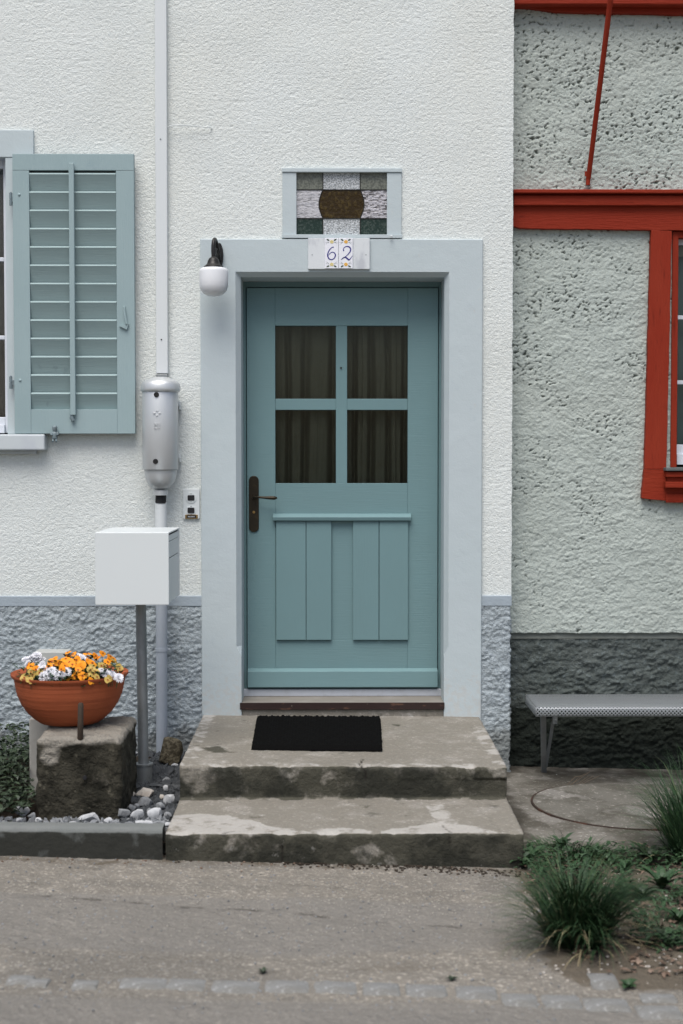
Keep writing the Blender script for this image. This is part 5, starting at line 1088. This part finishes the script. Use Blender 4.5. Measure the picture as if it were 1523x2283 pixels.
# ------------------------------------------------------------------ setts across the road
setts = [(45,2186,60,22),(85,2192,50,20),(190,2196,60,20),(320,2194,110,26),(415,2196,88,28),(525,2200,108,28),(640,2200,100,28),(748,2202,96,28),(850,2205,86,28),(950,2208,94,28),(1062,2214,94,32),(1158,2231,84,32),(1252,2234,90,32),(1352,2240,104,30),(1470,2257,104,32),(1345,2187,66,36),(1468,2226,84,20)]
names = 'first second third fourth fifth sixth seventh eighth ninth tenth eleventh twelfth thirteenth fourteenth fifteenth'.split()
for k,(px,py,w_,h_) in enumerate(setts):
    py += 0; z = -.02; x, y = G(px,py,z); z = float(gz(x,y)); x, y = G(px,py,z); ppm = FPX/(y+7.04); ww = w_/ppm
    ya_, yb_2 = G(px,py+h_/2,z)[1], G(px,py-h_/2,z)[1]; dd = abs(yb_2-ya_)
    rr_ = random.Random(k); n = 22; P = []
    for i in range(n):
        a = 2*pi*i/n; ca, sa = cos(a), sin(a); e = .22; P.append((ww/2*math.copysign(abs(ca)**e,ca)*(1+rr_.uniform(-.035,.035)), dd/2*math.copysign(abs(sa)**e,sa)*(1+rr_.uniform(-.08,.08))))
    vs = [(a,b,-.03) for a,b in P]+[(a,b,-.001) for a,b in P]+[(a*.9,b*.80,.0040+rr_.uniform(-.001,.001)) for a,b in P]+[(0,0,.005)]
    fs = [(i,(i+1)%n,(i+1)%n+n,i+n) for i in range(n)]+[(i+n,(i+1)%n+n,(i+1)%n+2*n,i+2*n) for i in range(n)]+[(i+2*n,(i+1)%n+2*n,3*n) for i in range(n)]
    mb = MB(); mb.add(vs,fs); o = obj('paving_stone', mb, 'sett', smooth_=50); o.location = (x,y,z); o.rotation_euler = (0,.026,rr_.uniform(-.04,.02))
    lab = 'pale stone sett, %s from the left in the row across the road'%names[k] if k < 15 else ('loose pale sett above the row, below the grass tuft' if k == 15 else 'half buried pale sett above the row near the right edge')
    tag(o, lab, 'paving stone', 'setts in the row across the road')

# ------------------------------------------------------------------ grass and weeds
def blade(mb, p, a, L, W_, lean, segs=6, droop=1.0):
    d = Vector((cos(a),sin(a),0)); s = Vector((-sin(a),cos(a),0)); pts = []; q = Vector(p); th = lean
    L1 = L/segs
    for i in range(segs+1):
        w_ = W_*(1-(i/segs)**1.6)*(.7+.3*min(1,i)); pts += [q-s*w_*.5, q+s*w_*.5]
        q = q+(d*sin(th)+Vector((0,0,cos(th))))*L1; th += droop*(i+1)/segs*.42
    n = len(pts)//2; mb.add(pts,[(2*i,2*i+1,2*i+3,2*i+2) for i in range(n-1)])
def tuft(label, cx, cy, n, rad, Lr, lean, wid_, seed, droop=1., pale=.2, straw_n=12, dirbias=None):
    r = random.Random(seed); zb3 = float(gz(cx,cy)); t = thing('grass_tuft', label, 'grass tuft', (cx,cy,zb3)); A = MB(); B = MB(); C = MB()
    clumps = [(r.uniform(0,2*pi), rad*math.sqrt(r.random()), r.gauss(0,.7), r.uniform(.55,1.1), r.uniform(.5,1.7)) for _ in range(34)]
    for i in range(n+straw_n):
        ca, cq, cd_, cl_, cw_ = r.choice(clumps); cxx, cyy = cq*cos(ca)+r.gauss(0,.012), cq*sin(ca)*.8+r.gauss(0,.012); a = math.atan2(cyy,cxx); q = min(math.hypot(cxx,cyy), rad*1.2); p = (cx+cxx, cy+cyy, zb3-.01); a2 = ca+cd_+r.gauss(0,.35)
        if dirbias and r.random() < .4: a2 = r.gauss(dirbias,.6)
        L = (Lr[0]+(Lr[1]-Lr[0])*min(1,cl_*r.uniform(.6,1.1)))*(1-.22*q/rad); le = cw_*lean*(.25+.75*q/rad)*r.uniform(.7,1.2)+r.uniform(0,.1)
        m_ = A if i < n*(1-pale) else B if i < n else C
        blade(m_, p, a2, L*(.8 if m_ is C else 1), wid_*r.uniform(.6,1.2), le+(.5 if m_ is C else 0), droop=droop*r.uniform(.5,1.5))
    obj('blades', A, 'grass', t); obj('pale_blades', B, 'grass_pale', t)
    if straw_n: obj('dry_blades', C, 'straw', t)
    return t
g1 = G(1292,2118,-.06); tuft('bushy green grass tuft growing in the dirt beside the road', g1[0]-.01, g1[1], 950, .085, (.20,.44), .60, .0062, 3, 1.0, .12, 50)
g2 = G(1520,1925,-.07); tuft('tall green grass tuft at the right edge in front of the manhole cover', g2[0]+.05, g2[1], 650, .10, (.22,.56), .55, .0062, 4, 1.05, .12, 20)
g3 = G(1245,1905,-.05); tuft('short fine grass behind the bushy tuft, beside the step corner', g3[0]+.03, g3[1]-.10, 380, .16, (.07,.18), .8, .005, 5, 1., .2, 12)
g4 = G(1475,2085,-.07); tuft('low dark grass patch near the right edge of the dirt', g4[0], g4[1], 360, .12, (.04,.09), .9, .0038, 6, 1.2, .15, 8)
def weed(label, px, py, n, L, Wd, seed, m='leaf', up=.5, z=-.055):
    r = random.Random(seed); x, y = G(px,py,z); z = float(gz(x,y)); t = thing('weed', label, 'weed', (x,y,z)); mb = MB()
    for i in range(n):
        a = 2*pi*i/n+r.uniform(-.4,.4); ln = L*r.uniform(.6,1.15); lean = r.uniform(.5,1.25)/max(up,.3)*.6; d = Vector((cos(a),sin(a),0)); s = Vector((-sin(a),cos(a),0)); q = Vector((x,y,z)); th = lean*.5; pts = []; sg = 7
        for k2 in range(sg+1):
            u = k2/sg; w_ = Wd*(sin(pi*min(u**.8,1))**.8+.06)*(1+.35*(k2%2))*(.0 if k2 == sg else 1); pts += [q-s*w_*.5+Vector((0,0,w_*.15)), q, q+s*w_*.5+Vector((0,0,w_*.15))]
            q = q+(d*sin(th)+Vector((0,0,cos(th))))*ln/sg; th += .18*r.uniform(.6,1.4)
        f = []
        for k2 in range(sg): f += [(3*k2,3*k2+1,3*k2+4,3*k2+3),(3*k2+1,3*k2+2,3*k2+5,3*k2+4)]
        mb.add(pts,f)
    obj('leaves', mb, m, t); return t
weed('broad leaved weed against the right corner of the lower step', 1178, 1942, 13, .12, .026, 1)
weed('upright small weed beside the manhole slab, behind the fine grass', 1252, 1905, 10, .09, .02, 2, up=1)
weed('dark jagged weed left of the tall right tuft', 1448, 1930, 16, .12, .022, 3, 'leaf_dark')
weed('leafy weed between the bushy tuft and the tall right tuft', 1395, 1950, 14, .08, .022, 4)
weed('pale leaved weed at the right edge below the tall tuft', 1512, 2062, 9, .10, .022, 5)
weed('spreading dark weed right of the bushy tuft', 1430, 2010, 18, .11, .022, 13, 'leaf_dark', .4)
weed('leafy green weed below the tall right tuft', 1475, 1990, 16, .12, .026, 14, 'leaf')
weed('flat dark weed in the lower right dirt', 1490, 2110, 18, .10, .022, 15, 'leaf_dark', .4)
weed('tiny weed growing on the setts near the right edge', 1400, 2214, 10, .04, .018, 6)
weed('small weed between two setts right of the middle', 1007, 2208, 7, .025, .010, 7, 'leaf_dark')
weed('small weed between two setts left of the middle', 587, 2203, 8, .022, .010, 8, 'leaf_dark')
# ground cover and dead leaves on the dirt
mb = MB(); r = random.Random(21)
for _ in range(5200):
    px = r.uniform(1150,1700); py = r.uniform(1912,2135); 
    dens = float(fbm(np.array(px*.012),np.array(py*.02),33,3)); lim = .02 if py > 2010 else (-.35 if px < 1330 or py < 1950 else -.02)
    if px < 1150+1.1*max(py-1950,0)**1.0: continue
    if dens < lim+.12*(py-1915)/200: continue
    x,y = G(px,py,-.06); z = float(gz(x,y))+r.uniform(.0,.05)
    a = r.uniform(0,6.28); leafquads(mb, Vector((x,y,z)), Vector((cos(a),sin(a),r.uniform(0,.9))), r.uniform(.014,.044), r.uniform(.007,.018))
o = obj('ground_cover', mb, 'leaf'); tag(o, 'low green weeds covering the dirt between the grass tufts', None, kind='stuff')
mb = MB()
for _ in range(900):
    px = r.uniform(1140,1700); py = r.uniform(1930,2190)
    if float(pn(np.array(px*.02),np.array(py*.03),44)) < -.15 or px < 1165+.55*max(py-1950,0): continue
    x,y = G(px,py,-.06); z = float(gz(x,y))+r.uniform(.006,.02); a = r.uniform(0,6.28)
    leafquads(mb, Vector((x,y,z)), Vector((cos(a),sin(a),r.uniform(-.2,.4))), r.uniform(.012,.035), r.uniform(.008,.02), .1)
o = obj('dead_leaves', mb, 'dead_leaf'); tag(o, 'brown dead leaves scattered on the dirt', None, kind='stuff')
# small loose grit on the apron and along the step foot
def grit(n, f, m, lab, smin, smax):
    mb = MB()
    for _ in range(n):
        px, py = f(); x, y = G(px,py,-.03); z = float(gz(x,y)); s = r.uniform(smin,smax)
        q = Matrix.Rotation(r.uniform(0,6),3,'Z'); mb.add([q @ Vector((v.x*s*r.uniform(.7,1.3),v.y*s*r.uniform(.7,1.3),v.z*s*.7))+Vector((x,y,z+s*.15)) for v in iv], jf)
    o = obj('grit', mb, m); tag(o, lab, None, kind='stuff')
grit(1500, lambda: (r.uniform(-100,1250), 1905+min(360,abs(r.gauss(0,130)))), 'stone_grit', 'pale loose grit on the worn road surface', .003,.007)
grit(900, lambda: (r.uniform(-100,1250), r.uniform(1910,2280)), 'stone_mid', 'grey loose grit on the worn road surface', .003,.010)
grit(900, lambda: (lambda q: (q, (1908 if q < 372 else 1918)+.028*max(q-372,0)*(q > 372)+abs(r.gauss(0,8))))(r.uniform(-60,1160)), 'soil', 'dark crumbs of soil and leaf along the foot of kerb and steps', .005,.015)
grit(260, lambda: (r.uniform(-60,1160), 1915+abs(r.gauss(0,16))), 'dead_leaf', 'dry brown crumbs along the foot of kerb and steps', .005,.012)
grit(260, lambda: (r.uniform(1140,1290), r.uniform(1745,1800)), 'soil', 'dark crumbs of earth and moss at the bench foot', .006,.022)
grit(420, lambda: (r.uniform(1215,1700), r.uniform(1925,2150)), 'soil', 'small dark clods on the dirt between the grass', .004,.011)
grit(400, lambda: (r.uniform(1170,1700), r.uniform(1925,2190)), 'stone_cream', 'pale crumbs of stone on the dirt between the grass', .004,.012)
# dry twigs at the bench foot
mb = MB()
for k in range(6):
    x,y = G(1262+6*k,1752,-.04); mb.tube([(x,y,-.04),(x+r.uniform(.02,.06),y-.01,-.02+r.uniform(0,.03)),(x+r.uniform(.06,.11),y-.02,.0+r.uniform(0,.04))],.0012,5)
o = obj('dry_twigs', mb, 'stalk'); tag(o, 'few thin dry stalks at the foot of the bench leg', 'twigs')
